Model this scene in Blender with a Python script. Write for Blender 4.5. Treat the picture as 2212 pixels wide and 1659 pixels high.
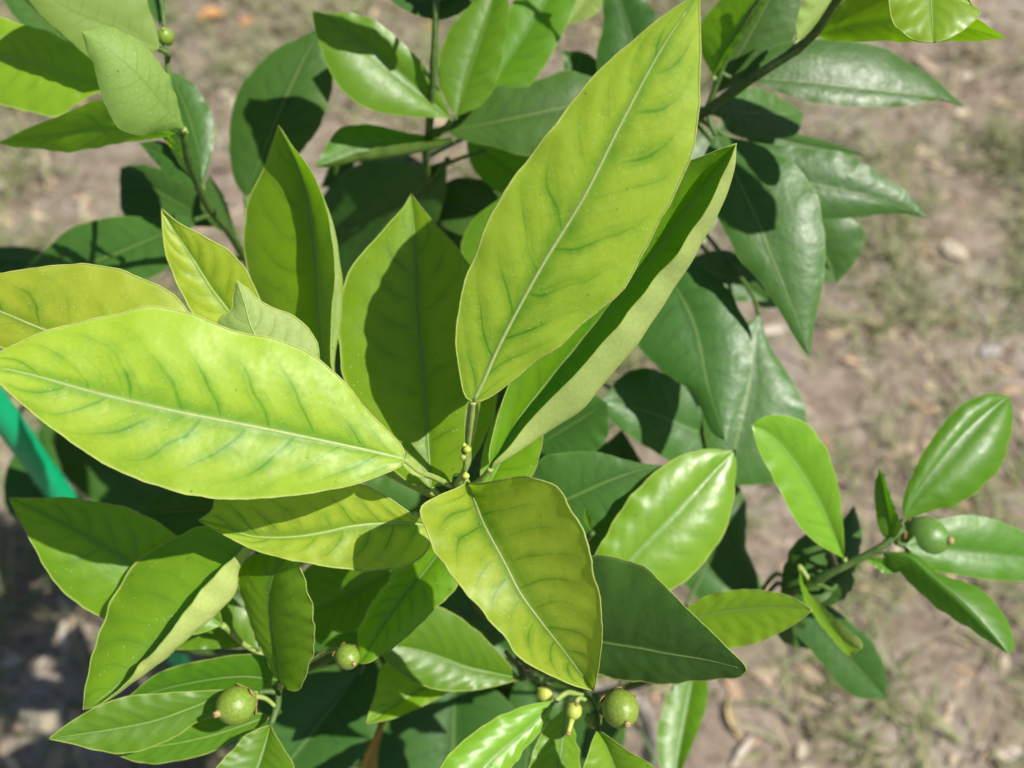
import bpy, bmesh, math, random
import numpy as np
from mathutils import Vector, noise as mnoise

# ------------------------------------------------------------------ clear
for o in list(bpy.data.objects):
    bpy.data.objects.remove(o, do_unlink=True)
scene = bpy.context.scene
col = scene.collection
R = math.radians

# ------------------------------------------------------------------ camera
W_PX, H_PX = 2212.0, 1659.0            # units in which the photograph was measured
HFOV = R(50.0)
FPX = (W_PX / 2) / math.tan(HFOV / 2)
PITCH = R(56.0)                        # degrees below the horizon
CAM_H = 0.82
cam_pos = Vector((0, 0, CAM_H))
fwd = Vector((0, math.cos(PITCH), -math.sin(PITCH)))
upv = Vector((0, math.sin(PITCH), math.cos(PITCH)))
rgt = Vector((1, 0, 0))
cd = bpy.data.cameras.new('camera')
cam = bpy.data.objects.new('camera', cd)
col.objects.link(cam)
cam.location = cam_pos
cam.rotation_euler = (math.pi / 2 - PITCH, 0, 0)
cd.sensor_width = 36.0
cd.lens = 18.0 / math.tan(HFOV / 2)
cd.clip_start = 0.01
cd.clip_end = 500
cd.dof.use_dof = True
cd.dof.focus_distance = 0.283
cd.dof.aperture_fstop = 10.5
scene.camera = cam

# ------------------------------------------------------------------ sky, sun, exposure
SUN = Vector((0.564, -0.139, 0.813)).normalized()      # towards the sun
w = bpy.data.worlds.new('World')
scene.world = w
w.use_nodes = True
nt = w.node_tree
nt.nodes.clear()
sky = nt.nodes.new('ShaderNodeTexSky')
sky.sky_type = 'NISHITA'
sky.sun_disc = False
sky.sun_elevation = math.asin(SUN.z)
sky.sun_rotation = math.atan2(SUN.x, SUN.y)
bg = nt.nodes.new('ShaderNodeBackground')
bg.inputs['Strength'].default_value = 0.055
wo = nt.nodes.new('ShaderNodeOutputWorld')
nt.links.new(sky.outputs[0], bg.inputs['Color'])
nt.links.new(bg.outputs[0], wo.inputs['Surface'])
sl = bpy.data.lights.new('sun', 'SUN')
sl.energy = 5.0
sl.angle = R(0.53)
sl.color = (1.0, 0.955, 0.88)
sun = bpy.data.objects.new('sun', sl)
col.objects.link(sun)
sun.rotation_euler = SUN.to_track_quat('Z', 'Y').to_euler()
sun.location = (2, -1, 4)
scene.view_settings.view_transform = 'Standard'
scene.view_settings.look = 'None'
scene.view_settings.gamma = 1.0
scene.view_settings.use_curve_mapping = False
scene.view_settings.exposure = 0.5
scene.render.engine = 'CYCLES'
scene.cycles.max_bounces = 6
scene.cycles.transmission_bounces = 4
scene.cycles.diffuse_bounces = 4

# ------------------------------------------------------------------ pixel helpers
def P(x, y, z):
    """photo pixel and depth along the lens axis in cm -> place in metres"""
    z = z * 0.01
    return cam_pos + rgt * ((x - W_PX / 2) / FPX * z) - upv * ((y - H_PX / 2) / FPX * z) + fwd * z

def G(x, y):
    """photo pixel -> point on the ground"""
    d = rgt * ((x - W_PX / 2) / FPX) - upv * ((y - H_PX / 2) / FPX) + fwd
    return cam_pos + d * (CAM_H / -d.z)

def tag(o, label=None, cat=None, group=None, kind=None):
    if label: o['label'] = label
    if cat: o['category'] = cat
    if group: o['group'] = group
    if kind: o['kind'] = kind
    return o

def link_mesh(name, verts, faces, mats, parent=None, loc=(0, 0, 0), smooth=True, uv=None, colr=None, mi=None):
    me = bpy.data.meshes.new(name)
    me.from_pydata([tuple(v) for v in verts], [], faces)
    for m in (mats if isinstance(mats, (list, tuple)) else [mats]):
        me.materials.append(m)
    if smooth:
        me.polygons.foreach_set('use_smooth', [True] * len(me.polygons))
    if mi is not None:
        me.polygons.foreach_set('material_index', mi)
    if uv is not None:
        lay = me.uv_layers.new(name='leaf_uv')
        vi = np.empty(len(me.loops), dtype=np.int32)
        me.loops.foreach_get('vertex_index', vi)
        lay.data.foreach_set('uv', np.asarray(uv, dtype=np.float32)[vi].ravel())
    if colr is not None:
        a = me.color_attributes.new('tint', 'FLOAT_COLOR', 'POINT')
        a.data.foreach_set('color', np.asarray(colr, dtype=np.float32).ravel())
    me.update()
    o = bpy.data.objects.new(name, me)
    col.objects.link(o)
    if parent is not None:
        o.parent = parent
    o.location = loc
    return o

# ------------------------------------------------------------------ curves
def spline(pts, n):
    """Catmull-Rom through pts (k,d), resampled to n points evenly along its length"""
    p = np.asarray(pts, dtype=float)
    if len(p) == 2:
        t = np.linspace(0, 1, n)[:, None]
        return p[0] * (1 - t) + p[1] * t
    q = np.vstack([2 * p[0] - p[1], p, 2 * p[-1] - p[-2]])
    out = []
    for i in range(1, len(q) - 2):
        p0, p1, p2, p3 = q[i - 1], q[i], q[i + 1], q[i + 2]
        k = [0.0]
        for a, b in ((p0, p1), (p1, p2), (p2, p3)):
            k.append(k[-1] + max(np.linalg.norm(b[:2] - a[:2]), 1e-6) ** 0.5)
        t0, t1, t2, t3 = k
        t = np.linspace(t1, t2, 14, endpoint=False)[:, None]
        A1 = (t1 - t) / (t1 - t0) * p0 + (t - t0) / (t1 - t0) * p1
        A2 = (t2 - t) / (t2 - t1) * p1 + (t - t1) / (t2 - t1) * p2
        A3 = (t3 - t) / (t3 - t2) * p2 + (t - t2) / (t3 - t2) * p3
        B1 = (t2 - t) / (t2 - t0) * A1 + (t - t0) / (t2 - t0) * A2
        B2 = (t3 - t) / (t3 - t1) * A2 + (t - t1) / (t3 - t1) * A3
        out.append((t2 - t) / (t2 - t1) * B1 + (t - t1) / (t2 - t1) * B2)
    out.append(q[-2][None, :])
    c = np.vstack(out)
    s = np.concatenate([[0], np.cumsum(np.linalg.norm(np.diff(c[:, :2], axis=0), axis=1))])
    u = np.linspace(0, s[-1], n)
    return np.stack([np.interp(u, s, c[:, j]) for j in range(c.shape[1])], axis=1)

def tube(path, radii, sides=8, cap=True, flat=1.0, flat_dir=None):
    """verts, faces of a tapered tube along a list of Vectors"""
    vs, fs = [], []
    n = len(path)
    prev = None
    for i in range(n):
        t = (path[min(i + 1, n - 1)] - path[max(i - 1, 0)])
        t = t.normalized() if t.length > 1e-9 else Vector((0, 0, 1))
        if prev is None:
            a = flat_dir if flat_dir is not None else (Vector((0, 0, 1)) if abs(t.z) < 0.9 else Vector((1, 0, 0)))
        else:
            a = prev
        x = (a - t * a.dot(t))
        x = x.normalized() if x.length > 1e-9 else t.orthogonal().normalized()
        y = t.cross(x)
        prev = x
        for k in range(sides):
            an = 2 * math.pi * k / sides
            vs.append(path[i] + (x * math.cos(an) * flat + y * math.sin(an)) * radii[i])
    for i in range(n - 1):
        for k in range(sides):
            a, b = i * sides + k, i * sides + (k + 1) % sides
            fs.append((a, b, b + sides, a + sides))
    if cap:
        fs.append(tuple(range(sides - 1, -1, -1)))
        fs.append(tuple((n - 1) * sides + k for k in range(sides)))
    return vs, fs

# ------------------------------------------------------------------ materials
class NB:
    def __init__(self, name):
        self.m = bpy.data.materials.new(name)
        self.m.use_nodes = True
        self.t = self.m.node_tree
        self.t.nodes.clear()
        self.out = self.t.nodes.new('ShaderNodeOutputMaterial')
    def n(self, typ, **kw):
        nd = self.t.nodes.new(typ)
        for k, v in kw.items():
            setattr(nd, k, v)
        return nd
    def link(self, a, b):
        self.t.links.new(a, b)
    def put(self, sock, v):
        if hasattr(v, 'is_output'):
            self.link(v, sock)
        else:
            sock.default_value = v
    def math(self, op, a, b=0.0, c=0.0, clamp=False):
        nd = self.n('ShaderNodeMath', operation=op)
        nd.use_clamp = clamp
        self.put(nd.inputs[0], a); self.put(nd.inputs[1], b); self.put(nd.inputs[2], c)
        return nd.outputs[0]
    def smooth(self, v, lo, hi, a=0.0, b=1.0):
        nd = self.n('ShaderNodeMapRange', interpolation_type='SMOOTHSTEP')
        self.put(nd.inputs['Value'], v)
        nd.inputs['From Min'].default_value = lo; nd.inputs['From Max'].default_value = hi
        nd.inputs['To Min'].default_value = a; nd.inputs['To Max'].default_value = b
        return nd.outputs[0]
    def mix(self, fac, a, b, blend='MIX'):
        nd = self.n('ShaderNodeMix', data_type='RGBA', blend_type=blend)
        self.put(nd.inputs[0], fac)
        for s, v in ((nd.inputs[6], a), (nd.inputs[7], b)):
            if isinstance(v, (tuple, list)):
                s.default_value = (v[0], v[1], v[2], 1)
            else:
                self.put(s, v)
        return nd.outputs[2]
    def noise(self, vec, scale, detail=3.0, rough=0.5, w=None):
        nd = self.n('ShaderNodeTexNoise')
        if w is not None:
            nd.noise_dimensions = '4D'
            self.put(nd.inputs['W'], w)
        if vec is not None:
            self.link(vec, nd.inputs['Vector'])
        nd.inputs['Scale'].default_value = scale
        nd.inputs['Detail'].default_value = detail
        nd.inputs['Roughness'].default_value = rough
        return nd.outputs['Fac']

NVEIN = 9.5
def leaf_material(name, inter, vein, t_inter, t_vein, under, t_under, rib, edge,
                  halo=0.8, rough=0.38, trans=0.42, spec=0.5, dust=0.0, mott=0.32, vein_bump=0.5):
    b = NB(name)
    tc = b.n('ShaderNodeTexCoord')
    oi = b.n('ShaderNodeObjectInfo')
    uvn = b.n('ShaderNodeUVMap', uv_map='leaf_uv')
    sep = b.n('ShaderNodeSeparateXYZ')
    b.link(uvn.outputs[0], sep.inputs[0])
    u, v0 = sep.outputs[0], sep.outputs[1]
    v = b.math('MULTIPLY_ADD', v0, 2.0, -1.0)
    av = b.math('ABSOLUTE', v)
    side = b.math('GREATER_THAN', v, 0.0)
    rnd = oi.outputs['Random']
    obj = tc.outputs['Object']
    off = b.n('ShaderNodeVectorMath', operation='ADD')
    cx = b.n('ShaderNodeCombineXYZ')
    b.link(b.math('MULTIPLY', rnd, 9.0), cx.inputs[0])
    b.link(obj, off.inputs[0]); b.link(cx.outputs[0], off.inputs[1])
    n_lo = b.noise(off.outputs[0], 60.0, 1.0)
    n_mid = b.noise(off.outputs[0], 260.0, 3.0)
    # main side veins: leave the midrib at an angle and sweep towards the tip, looping near the margin
    q = b.math('MULTIPLY', u, NVEIN)
    q = b.math('SUBTRACT', q, b.math('MULTIPLY', av, 1.15))
    q = b.math('SUBTRACT', q, b.math('MULTIPLY', b.math('POWER', av, 3.0), 0.9))
    q = b.math('ADD', q, b.math('MULTIPLY', side, 0.47))
    q = b.math('ADD', q, b.math('MULTIPLY_ADD', n_lo, .9, -0.45))
    q = b.math('ADD', q, b.math('MULTIPLY_ADD', n_mid, 0.10, -0.05))
    fr = b.math('FRACT', q)
    d = b.math('ABSOLUTE', b.math('MULTIPLY_ADD', fr, 2.0, -1.0))       # 1 on the vein
    q2 = b.math('MULTIPLY', b.math('ADD', q, 0.27), 2.63)
    d2 = b.math('ABSOLUTE', b.math('MULTIPLY_ADD', b.math('FRACT', q2), 2.0, -1.0))
    fade = b.smooth(av, 0.40, 0.97, 1.0, 0.10)
    fade = b.math('MULTIPLY', fade, b.smooth(b.noise(off.outputs[0], 85.0, 0.0),   .34, .60, .35, 1.0))
    line = b.math('MULTIPLY', b.smooth(d, 0.85, 1.0), fade)
    line2 = b.math('MULTIPLY', b.smooth(d2, 0.80, 1.0), b.math('MULTIPLY', b.smooth(av, 0.25, 0.7, 1.0, 0.0), 0.55))
    soft = b.math('MULTIPLY', b.smooth(d, 0.15, 1.0), fade)
    ribsoft = b.smooth(av, 0.0, 0.30, 1.0, 0.0)
    # fine net of veinlets
    if dust > 0.02:
        vor = b.n('ShaderNodeTexVoronoi', feature='DISTANCE_TO_EDGE')
        b.link(obj, vor.inputs['Vector']); vor.inputs['Scale'].default_value = 520.0
        net = b.smooth(vor.outputs['Distance'], 0.0, 0.16, 1.0, 0.0)
    else:
        net = 0.0
    g = b.math('MULTIPLY', soft, 0.42)
    g = b.math('ADD', g, b.math('MULTIPLY', line, 0.42))
    g = b.math('ADD', g, b.math('MULTIPLY', line2, 0.34))
    g = b.math('MAXIMUM', g, b.math('MULTIPLY', ribsoft, 0.62))
    g = b.math('ADD', g, b.math('MULTIPLY', net, 0.07))
    g = b.math('ADD', g, b.math('MULTIPLY_ADD', n_mid, mott * 2, -mott))
    g = b.math('ADD', g, b.math('MULTIPLY_ADD', n_lo, mott * 2.4, -mott * 1.2))
    g = b.math('MULTIPLY', g, halo, clamp=True)
    top = b.mix(g, inter, vein)
    tra = b.mix(g, t_inter, t_vein)
    ribl = b.smooth(av, 0.010, 0.042, 1.0, 0.0)
    top = b.mix(b.math('MULTIPLY', ribl, 0.8), top, rib)
    tra = b.mix(b.math('MULTIPLY', ribl, 0.75), tra, (rib[0] * .6, rib[1] * .7, rib[2] * .4))
    em = b.smooth(av, 0.955, 0.995, 0.0, 0.85)
    top = b.mix(em, top, edge)
    und = b.mix(b.math('MULTIPLY', b.math('ADD', line, b.math('MULTIPLY', net, .35)), 0.55), under, (under[0] * .50, under[1] * .64, under[2] * .40))
    und = b.mix(b.math('MULTIPLY', ribl, 0.7), und, (under[0] * .7, under[1] * .8, under[2] * .6))
    trau = b.mix(g, t_under, (t_under[0] * .6, t_under[1] * .75, t_under[2] * .6))
    # brightness and hue of each leaf a little its own
    hsv = b.n('ShaderNodeHueSaturation'); hsv2 = b.n('ShaderNodeHueSaturation')
    hue = b.math('MULTIPLY_ADD', rnd, 0.022, 0.489)
    val = b.math('MULTIPLY_ADD', b.math('FRACT', b.math('MULTIPLY', rnd, 7.31)), 0.22, 0.89)
    for h_, src in ((hsv, None), (hsv2, None)):
        b.link(hue, h_.inputs['Hue']); b.link(val, h_.inputs['Value'])
    geo = b.n('ShaderNodeNewGeometry')
    back = geo.outputs['Backfacing']
    b.link(b.mix(back, top, und), hsv.inputs['Color'])
    b.link(b.mix(back, tra, trau), hsv2.inputs['Color'])
    colr = hsv.outputs[0]
    if dust > 0.02:
        vd = b.n('ShaderNodeTexVoronoi'); b.link(obj, vd.inputs['Vector']); vd.inputs['Scale'].default_value = 950.0
        vs = b.n('ShaderNodeSeparateColor'); b.link(vd.outputs['Color'], vs.inputs[0])
        spot = b.math('MULTIPLY', b.smooth(vd.outputs['Distance'], 0.10, 0.20, 1.0, 0.0), b.math('GREATER_THAN', vs.outputs[0], 1.0 - dust))
        colr = b.mix(b.math('MULTIPLY', spot, 0.75), colr, (0.70, 0.72, 0.45))
        vk = b.n('ShaderNodeTexVoronoi'); b.link(obj, vk.inputs['Vector']); vk.inputs['Scale'].default_value = 260.0
        ks = b.n('ShaderNodeSeparateColor'); b.link(vk.outputs['Color'], ks.inputs[0])
        bl = b.math('MULTIPLY', b.smooth(b.noise(off.outputs[0], 150.0, 3.0, .7), .70, .76), .55)
        colr = b.mix(bl, colr, (.42, .40, .20))
        tipm = b.math('MULTIPLY', b.smooth(u, .975, .998), .7)
        colr = b.mix(tipm, colr, (.38, .33, .10))
        spk = b.math('MULTIPLY', b.smooth(vk.outputs['Distance'], 0.04, 0.12, 1.0, 0.0), b.math('GREATER_THAN', ks.outputs[1], 0.80))
        colr = b.mix(b.math('MULTIPLY', spk, 0.7), colr, (0.05, 0.06, 0.02))
    # relief
    hgt = b.noise(off.outputs[0], 330.0, 1.0)
    bump = b.n('ShaderNodeBump'); bump.inputs['Strength'].default_value = 0.4
    bump.inputs['Distance'].default_value = 0.0004 * vein_bump * 2
    b.link(hgt, bump.inputs['Height'])
    pr = b.n('ShaderNodeBsdfPrincipled')
    b.link(colr, pr.inputs['Base Color'])
    rg = b.math('MULTIPLY_ADD', n_mid, 0.22, rough - 0.11)
    rg = b.math('ADD', rg, b.math('MULTIPLY', back, 0.22), clamp=True)
    b.link(rg, pr.inputs['Roughness'])
    pr.inputs['Specular IOR Level'].default_value = spec
    b.link(bump.outputs[0], pr.inputs['Normal'])
    tl = b.n('ShaderNodeBsdfTranslucent')
    b.link(hsv2.outputs[0], tl.inputs['Color'])
    mx = b.n('ShaderNodeMixShader'); mx.inputs[0].default_value = trans
    b.link(pr.outputs[0], mx.inputs[1]); b.link(tl.outputs[0], mx.inputs[2])
    b.link(mx.outputs[0], b.out.inputs['Surface'])
    return b.m

def plain_material(name, c1, c2, scale=300.0, rough=0.6, spec=0.4, bump=0.3, dist=0.0006, stretch=None, trans=0.0):
    b = NB(name)
    tc = b.n('ShaderNodeTexCoord')
    vec = tc.outputs['Object']
    if stretch:
        mp = b.n('ShaderNodeMapping'); mp.inputs['Scale'].default_value = stretch
        b.link(vec, mp.inputs['Vector']); vec = mp.outputs[0]
    f = b.noise(vec, scale, 4.0, 0.6)
    c = b.mix(b.smooth(f, 0.3, 0.7), c1, c2)
    pr = b.n('ShaderNodeBsdfPrincipled')
    b.link(c, pr.inputs['Base Color'])
    pr.inputs['Roughness'].default_value = rough
    pr.inputs['Specular IOR Level'].default_value = spec
    bp = b.n('ShaderNodeBump'); bp.inputs['Strength'].default_value = bump; bp.inputs['Distance'].default_value = dist
    b.link(f, bp.inputs['Height']); b.link(bp.outputs[0], pr.inputs['Normal'])
    if trans > 0:
        tl = b.n('ShaderNodeBsdfTranslucent'); b.link(c, tl.inputs['Color'])
        mx = b.n('ShaderNodeMixShader'); mx.inputs[0].default_value = trans
        b.link(pr.outputs[0], mx.inputs[1]); b.link(tl.outputs[0], mx.inputs[2])
        b.link(mx.outputs[0], b.out.inputs['Surface'])
    else:
        b.link(pr.outputs[0], b.out.inputs['Surface'])
    return b.m

M = {}
M['Y'] = leaf_material('young_leaf', (.43, .55, .050), (.115, .275, .016), (.52, .84, .010), (.14, .48, .004),
                       (.46, .55, .20), (.30, .50, .05), (.46, .57, .19), (.56, .64, .17),
                       halo=1.0, rough=.45, trans=.54, dust=.22)
M['V'] = leaf_material('young_leaf_even', (.185, .345, .010), (.09, .215, .010), (.27, .62, .004), (.11, .42, .003),
                       (.32, .44, .105), (.22, .46, .02), (.22, .36, .07), (.38, .50, .09),
                       halo=0.9, rough=.43, trans=.46, dust=.10)
M['P'] = leaf_material('cupped_leaf', (.14, .28, .010), (.075, .20, .010), (.18, .50, .003), (.09, .34, .003),
                       (.44, .54, .16), (.24, .42, .03), (.18, .32, .06), (.42, .52, .12),
                       halo=0.9, rough=.42, trans=.40, dust=.10)
M['B'] = leaf_material('fresh_leaf', (.21, .38, .022), (.13, .29, .018), (.24, .58, .004), (.13, .42, .003),
                       (.32, .42, .12), (.22, .44, .02), (.28, .43, .11), (.44, .55, .12),
                       halo=0.8, rough=.36, trans=.40, dust=.03, vein_bump=.3)
M['G'] = leaf_material('green_leaf', (.11, .245, .013), (.06, .165, .010), (.15, .48, .003), (.07, .31, .003),
                       (.20, .31, .06), (.18, .38, .02), (.16, .29, .05), (.26, .38, .06),
                       halo=0.8, rough=.40, trans=.40, dust=.01, vein_bump=.35, spec=.45)
M['D'] = leaf_material('mature_leaf', (.050, .126, .019), (.031, .084, .014), (.04, .15, .008), (.028, .10, .006),
                       (.16, .24, .10), (.08, .18, .03), (.13, .21, .045), (.11, .20, .04),
                       halo=0.9, rough=.42, trans=.18, spec=.36, mott=.4, vein_bump=.6)
M['O'] = leaf_material('yellowed_leaf', (.55, .38, .06), (.50, .22, .04), (.55, .40, .05), (.5, .25, .03),
                       (.45, .35, .10), (.45, .35, .05), (.5, .4, .15), (.5, .35, .1), halo=.9, rough=.5, trans=.3)
M['rib'] = plain_material('midrib_skin', (.34, .46, .13), (.42, .52, .19), 500, .5, .4, .2, trans=.25)
M['rib_dark'] = plain_material('midrib_skin_green', (.17, .29, .06), (.21, .33, .08), 500, .45, .4, .2, trans=.2)
M['rim'] = plain_material('margin_skin', (.38, .48, .08), (.50, .57, .16), 700, .5, .4, .3, trans=.35)
M['rim_green'] = plain_material('margin_skin_green', (.30, .42, .07), (.38, .48, .11), 700, .5, .4, .3, trans=.35)
M['stalk'] = plain_material('petiole_skin', (.26, .38, .075), (.36, .45, .13), 400, .5, .4, .4, trans=.2)
M['twig'] = plain_material('green_bark', (.045, .10, .016), (.085, .145, .03), 350, .55, .4, .6)
M['bark'] = plain_material('grey_bark', (.19, .165, .145), (.30, .27, .25), 240, .85, .2, .9, .0012, (1, 1, .35))
M['fruit'] = plain_material('fruit_skin', (.13, .215, .018), (.21, .29, .045), 1300, .38, .45, .45, .0003)
M['fruit2'] = plain_material('pale_fruit_skin', (.36, .44, .05), (.44, .50, .10), 900, .38, .5, .3, .0003)
M['fruit3'] = plain_material('dark_fruit_skin', (.075, .17, .025), (.11, .22, .04), 1300, .36, .45, .45, .0003)
M['scar'] = plain_material('dry_scar', (.30, .20, .09), (.42, .33, .16), 900, .8, .2, .6)
M['calyx'] = plain_material('dry_calyx', (.30, .24, .09), (.20, .12, .05), 500, .8, .2, .6)
M['stake'] = plain_material('green_plastic', (.0, .33, .13), (.004, .37, .155), 120, .42, .5, .15)
M['soil'] = None

# ------------------------------------------------------------------ ground
def ground_height(x, y):
    return 0.010 * mnoise.noise((x * 4.1, y * 4.1, 3.3)) + 0.0045 * mnoise.noise((x * 19, y * 19, 7.7)) + 0.002 * mnoise.noise((x * 61, y * 61, 1.2))

def build_ground():
    b = NB('sandy_soil')
    tc = b.n('ShaderNodeTexCoord'); o = tc.outputs['Object']
    n1 = b.noise(o, 7, 5, .6); n2 = b.noise(o, 38, 6, .7); n3 = b.noise(o, 130, 4, .65); n4 = b.noise(o, 900, 2, .6)
    c = b.mix(b.smooth(n2, .34, .66), (.175, .135, .100), (.325, .270, .212))
    c = b.mix(b.smooth(n1, .50, .72), c, (.37, .325, .28))
    c = b.mix(b.math('MULTIPLY', b.smooth(n3, .53, .68), .75), c, (.085, .060, .042))
    c = b.mix(b.math('MULTIPLY', b.smooth(n3, .40, .26), .55), c, (.48, .38, .30))
    c = b.mix(b.math('MULTIPLY', b.smooth(b.noise(o, 11, 4, .6, w=5.0), .52, .70), .45), c, (.23, .235, .12))
    pr = b.n('ShaderNodeBsdfPrincipled'); b.link(c, pr.inputs['Base Color'])
    pr.inputs['Roughness'].default_value = .95; pr.inputs['Specular IOR Level'].default_value = .15
    h = b.math('ADD', b.math('MULTIPLY', n3, 1.0), b.math('MULTIPLY', n4, .35))
    bp = b.n('ShaderNodeBump'); bp.inputs['Strength'].default_value = .9; bp.inputs['Distance'].default_value = .004
    b.link(h, bp.inputs['Height']); b.link(bp.outputs[0], pr.inputs['Normal'])
    b.link(pr.outputs[0], b.out.inputs['Surface'])
    n = 230
    t = np.linspace(-1, 1, n)
    ax = 0.95 * np.sinh(t * 5.6) / math.sinh(5.6) * 105 + t * 1.1
    verts, faces = [], []
    for j in range(n):
        for i in range(n):
            x, y = ax[i], ax[j] + 0.9
            verts.append((x, y, ground_height(x, y)))
    for j in range(n - 1):
        for i in range(n - 1):
            a = j * n + i
            faces.append((a, a + 1, a + n + 1, a + n))
    g = link_mesh('ground', verts, faces, b.m)
    tag(g, 'bare grey-brown sandy soil with thin grass and leaf litter', 'ground', kind='structure')

build_ground()

# ------------------------------------------------------------------ twigs of the tree
TREE_BASE = None
def path3(pts, n=None):
    c = spline(pts, n or max(8, 7 * len(pts)))
    return [P(*r) for r in c]

TW = {}
def build_tree_root():
    global TREE_BASE
    p = P(1385, 1700, 77)
    TREE_BASE = Vector((p.x + 0.005, p.y - 0.02, 0))
    root = bpy.data.objects.new('citrus_tree', None)
    col.objects.link(root)
    root.location = TREE_BASE
    root.empty_display_size = 0.05
    tag(root, 'young leafy citrus tree with yellow-green top shoot and small green fruit', 'tree')
    return root
tree = build_tree_root()

def twig(name, pts, r0, r1, key, mat='twig', extra=None, knots=True):
    path = path3(pts)
    if extra:
        n0 = len(path)
        a = path[-1]
        for k in range(1, 9):
            f = k / 8
            path.append(a.lerp(extra, f) + Vector((0.006 * math.sin(f * 5), 0, 0)) * (1 - f))
    n = len(path)
    rad = []
    for i in range(n):
        f = i / (n - 1)
        r = (r0 * (1 - f) + r1 * f) * 0.01
        r *= 1 + 0.10 * mnoise.noise((i * .6, key.__hash__() % 17, 0))
        if knots and i % 6 == 3:
            r *= 1.22
        rad.append(r)
    o0 = path[0].copy()
    vs, fs = tube([p - o0 for p in path], rad, 10)
    o = link_mesh(name, vs, fs, M[mat], tree, o0 - TREE_BASE)
    TW[key] = path
    return o

random.seed(4)
twig('stem', [(987, 1030, 30.4), (984, 1060, 31.2), (988, 1120, 33.5), (1008, 1230, 37.5), (1055, 1345, 43), (1150, 1430, 50), (1262, 1500, 58)], .12, .30, 'main')
twig('trunk', [(1245, 1490, 57), (1330, 1500, 59), (1385, 1525, 61.5), (1406, 1580, 65), (1404, 1640, 69.5), (1390, 1690, 74)], .34, .62, 'trunk', 'bark', TREE_BASE + Vector((0, 0, -0.02)))
twig('branch', [(1950, 1142, 36), (1905, 1180, 36), (1850, 1210, 36.3), (1790, 1240, 36.6), (1690, 1290, 38), (1560, 1370, 41), (1400, 1470, 47), (1290, 1500, 58)], .11, .22, 'right')
twig('branch', [(1990, -190, 29), (1850, -60, 32), (1752, 80, 34.5), (1640, 160, 36), (1525, 240, 38), (1430, 335, 40), (1300, 520, 43), (1190, 760, 47), (1130, 1000, 52), (1150, 1250, 57), (1270, 1500, 58.5)], .12, .26, 'topright')
twig('twig', [(1690, -70, 35), (1640, 0, 35.8), (1572, 120, 37), (1528, 236, 38)], .07, .11, 'topright_b')
twig('branch', [(394, 282, 33), (408, 352, 34.5), (429, 404, 36), (457, 457, 37.5), (489, 495, 39), (530, 560, 42), (620, 700, 46), (760, 900, 50), (950, 1150, 55), (1170, 1420, 58), (1260, 1500, 58.4)], .11, .24, 'left')
twig('twig', [(335, -60, 35.5), (352, 30, 35), (358, 110, 34.8), (372, 200, 34.2), (394, 284, 33.1)], .06, .09, 'left_b')
twig('branch', [(944, -60, 36), (940, 60, 36.6), (935, 170, 37.6), (927, 275, 39.3), (919, 345, 41), (945, 450, 44), (1000, 700, 48), (1090, 1000, 52), (1130, 1250, 56.5)], .10, .22, 'topmid')
twig('twig', [(1050, 325, 40.4), (1000, 340, 40.8), (960, 358, 41.4), (928, 392, 42.2)], .06, .09, 'topmid_b')
twig('branch', [(584, 1570, 32.2), (600, 1520, 32.6), (606, 1478, 33), (655, 1450, 34), (760, 1405, 38.5), (950, 1385, 44), (1150, 1430, 50.5)], .09, .18, 'bottomleft')
twig('branch', [(1292, 1578, 31.9), (1283, 1530, 32.4), (1255, 1490, 34), (1200, 1462, 38), (1160, 1440, 46), (1160, 1432, 51)], .09, .17, 'bottommid')
twig('branch', [(1092, 1408, 35.5), (1120, 1440, 36), (1150, 1464, 36.6), (1205, 1470, 38.4)], .07, .10, 'bottommid_b')
twig('branch', [(92, 1140, 50), (200, 1290, 46), (330, 1390, 41.5), (420, 1408, 39.5), (540, 1409, 39), (660, 1420, 39.2), (800, 1395, 41), (960, 1388, 44.6)], .08, .15, 'lowerleft')

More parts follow.
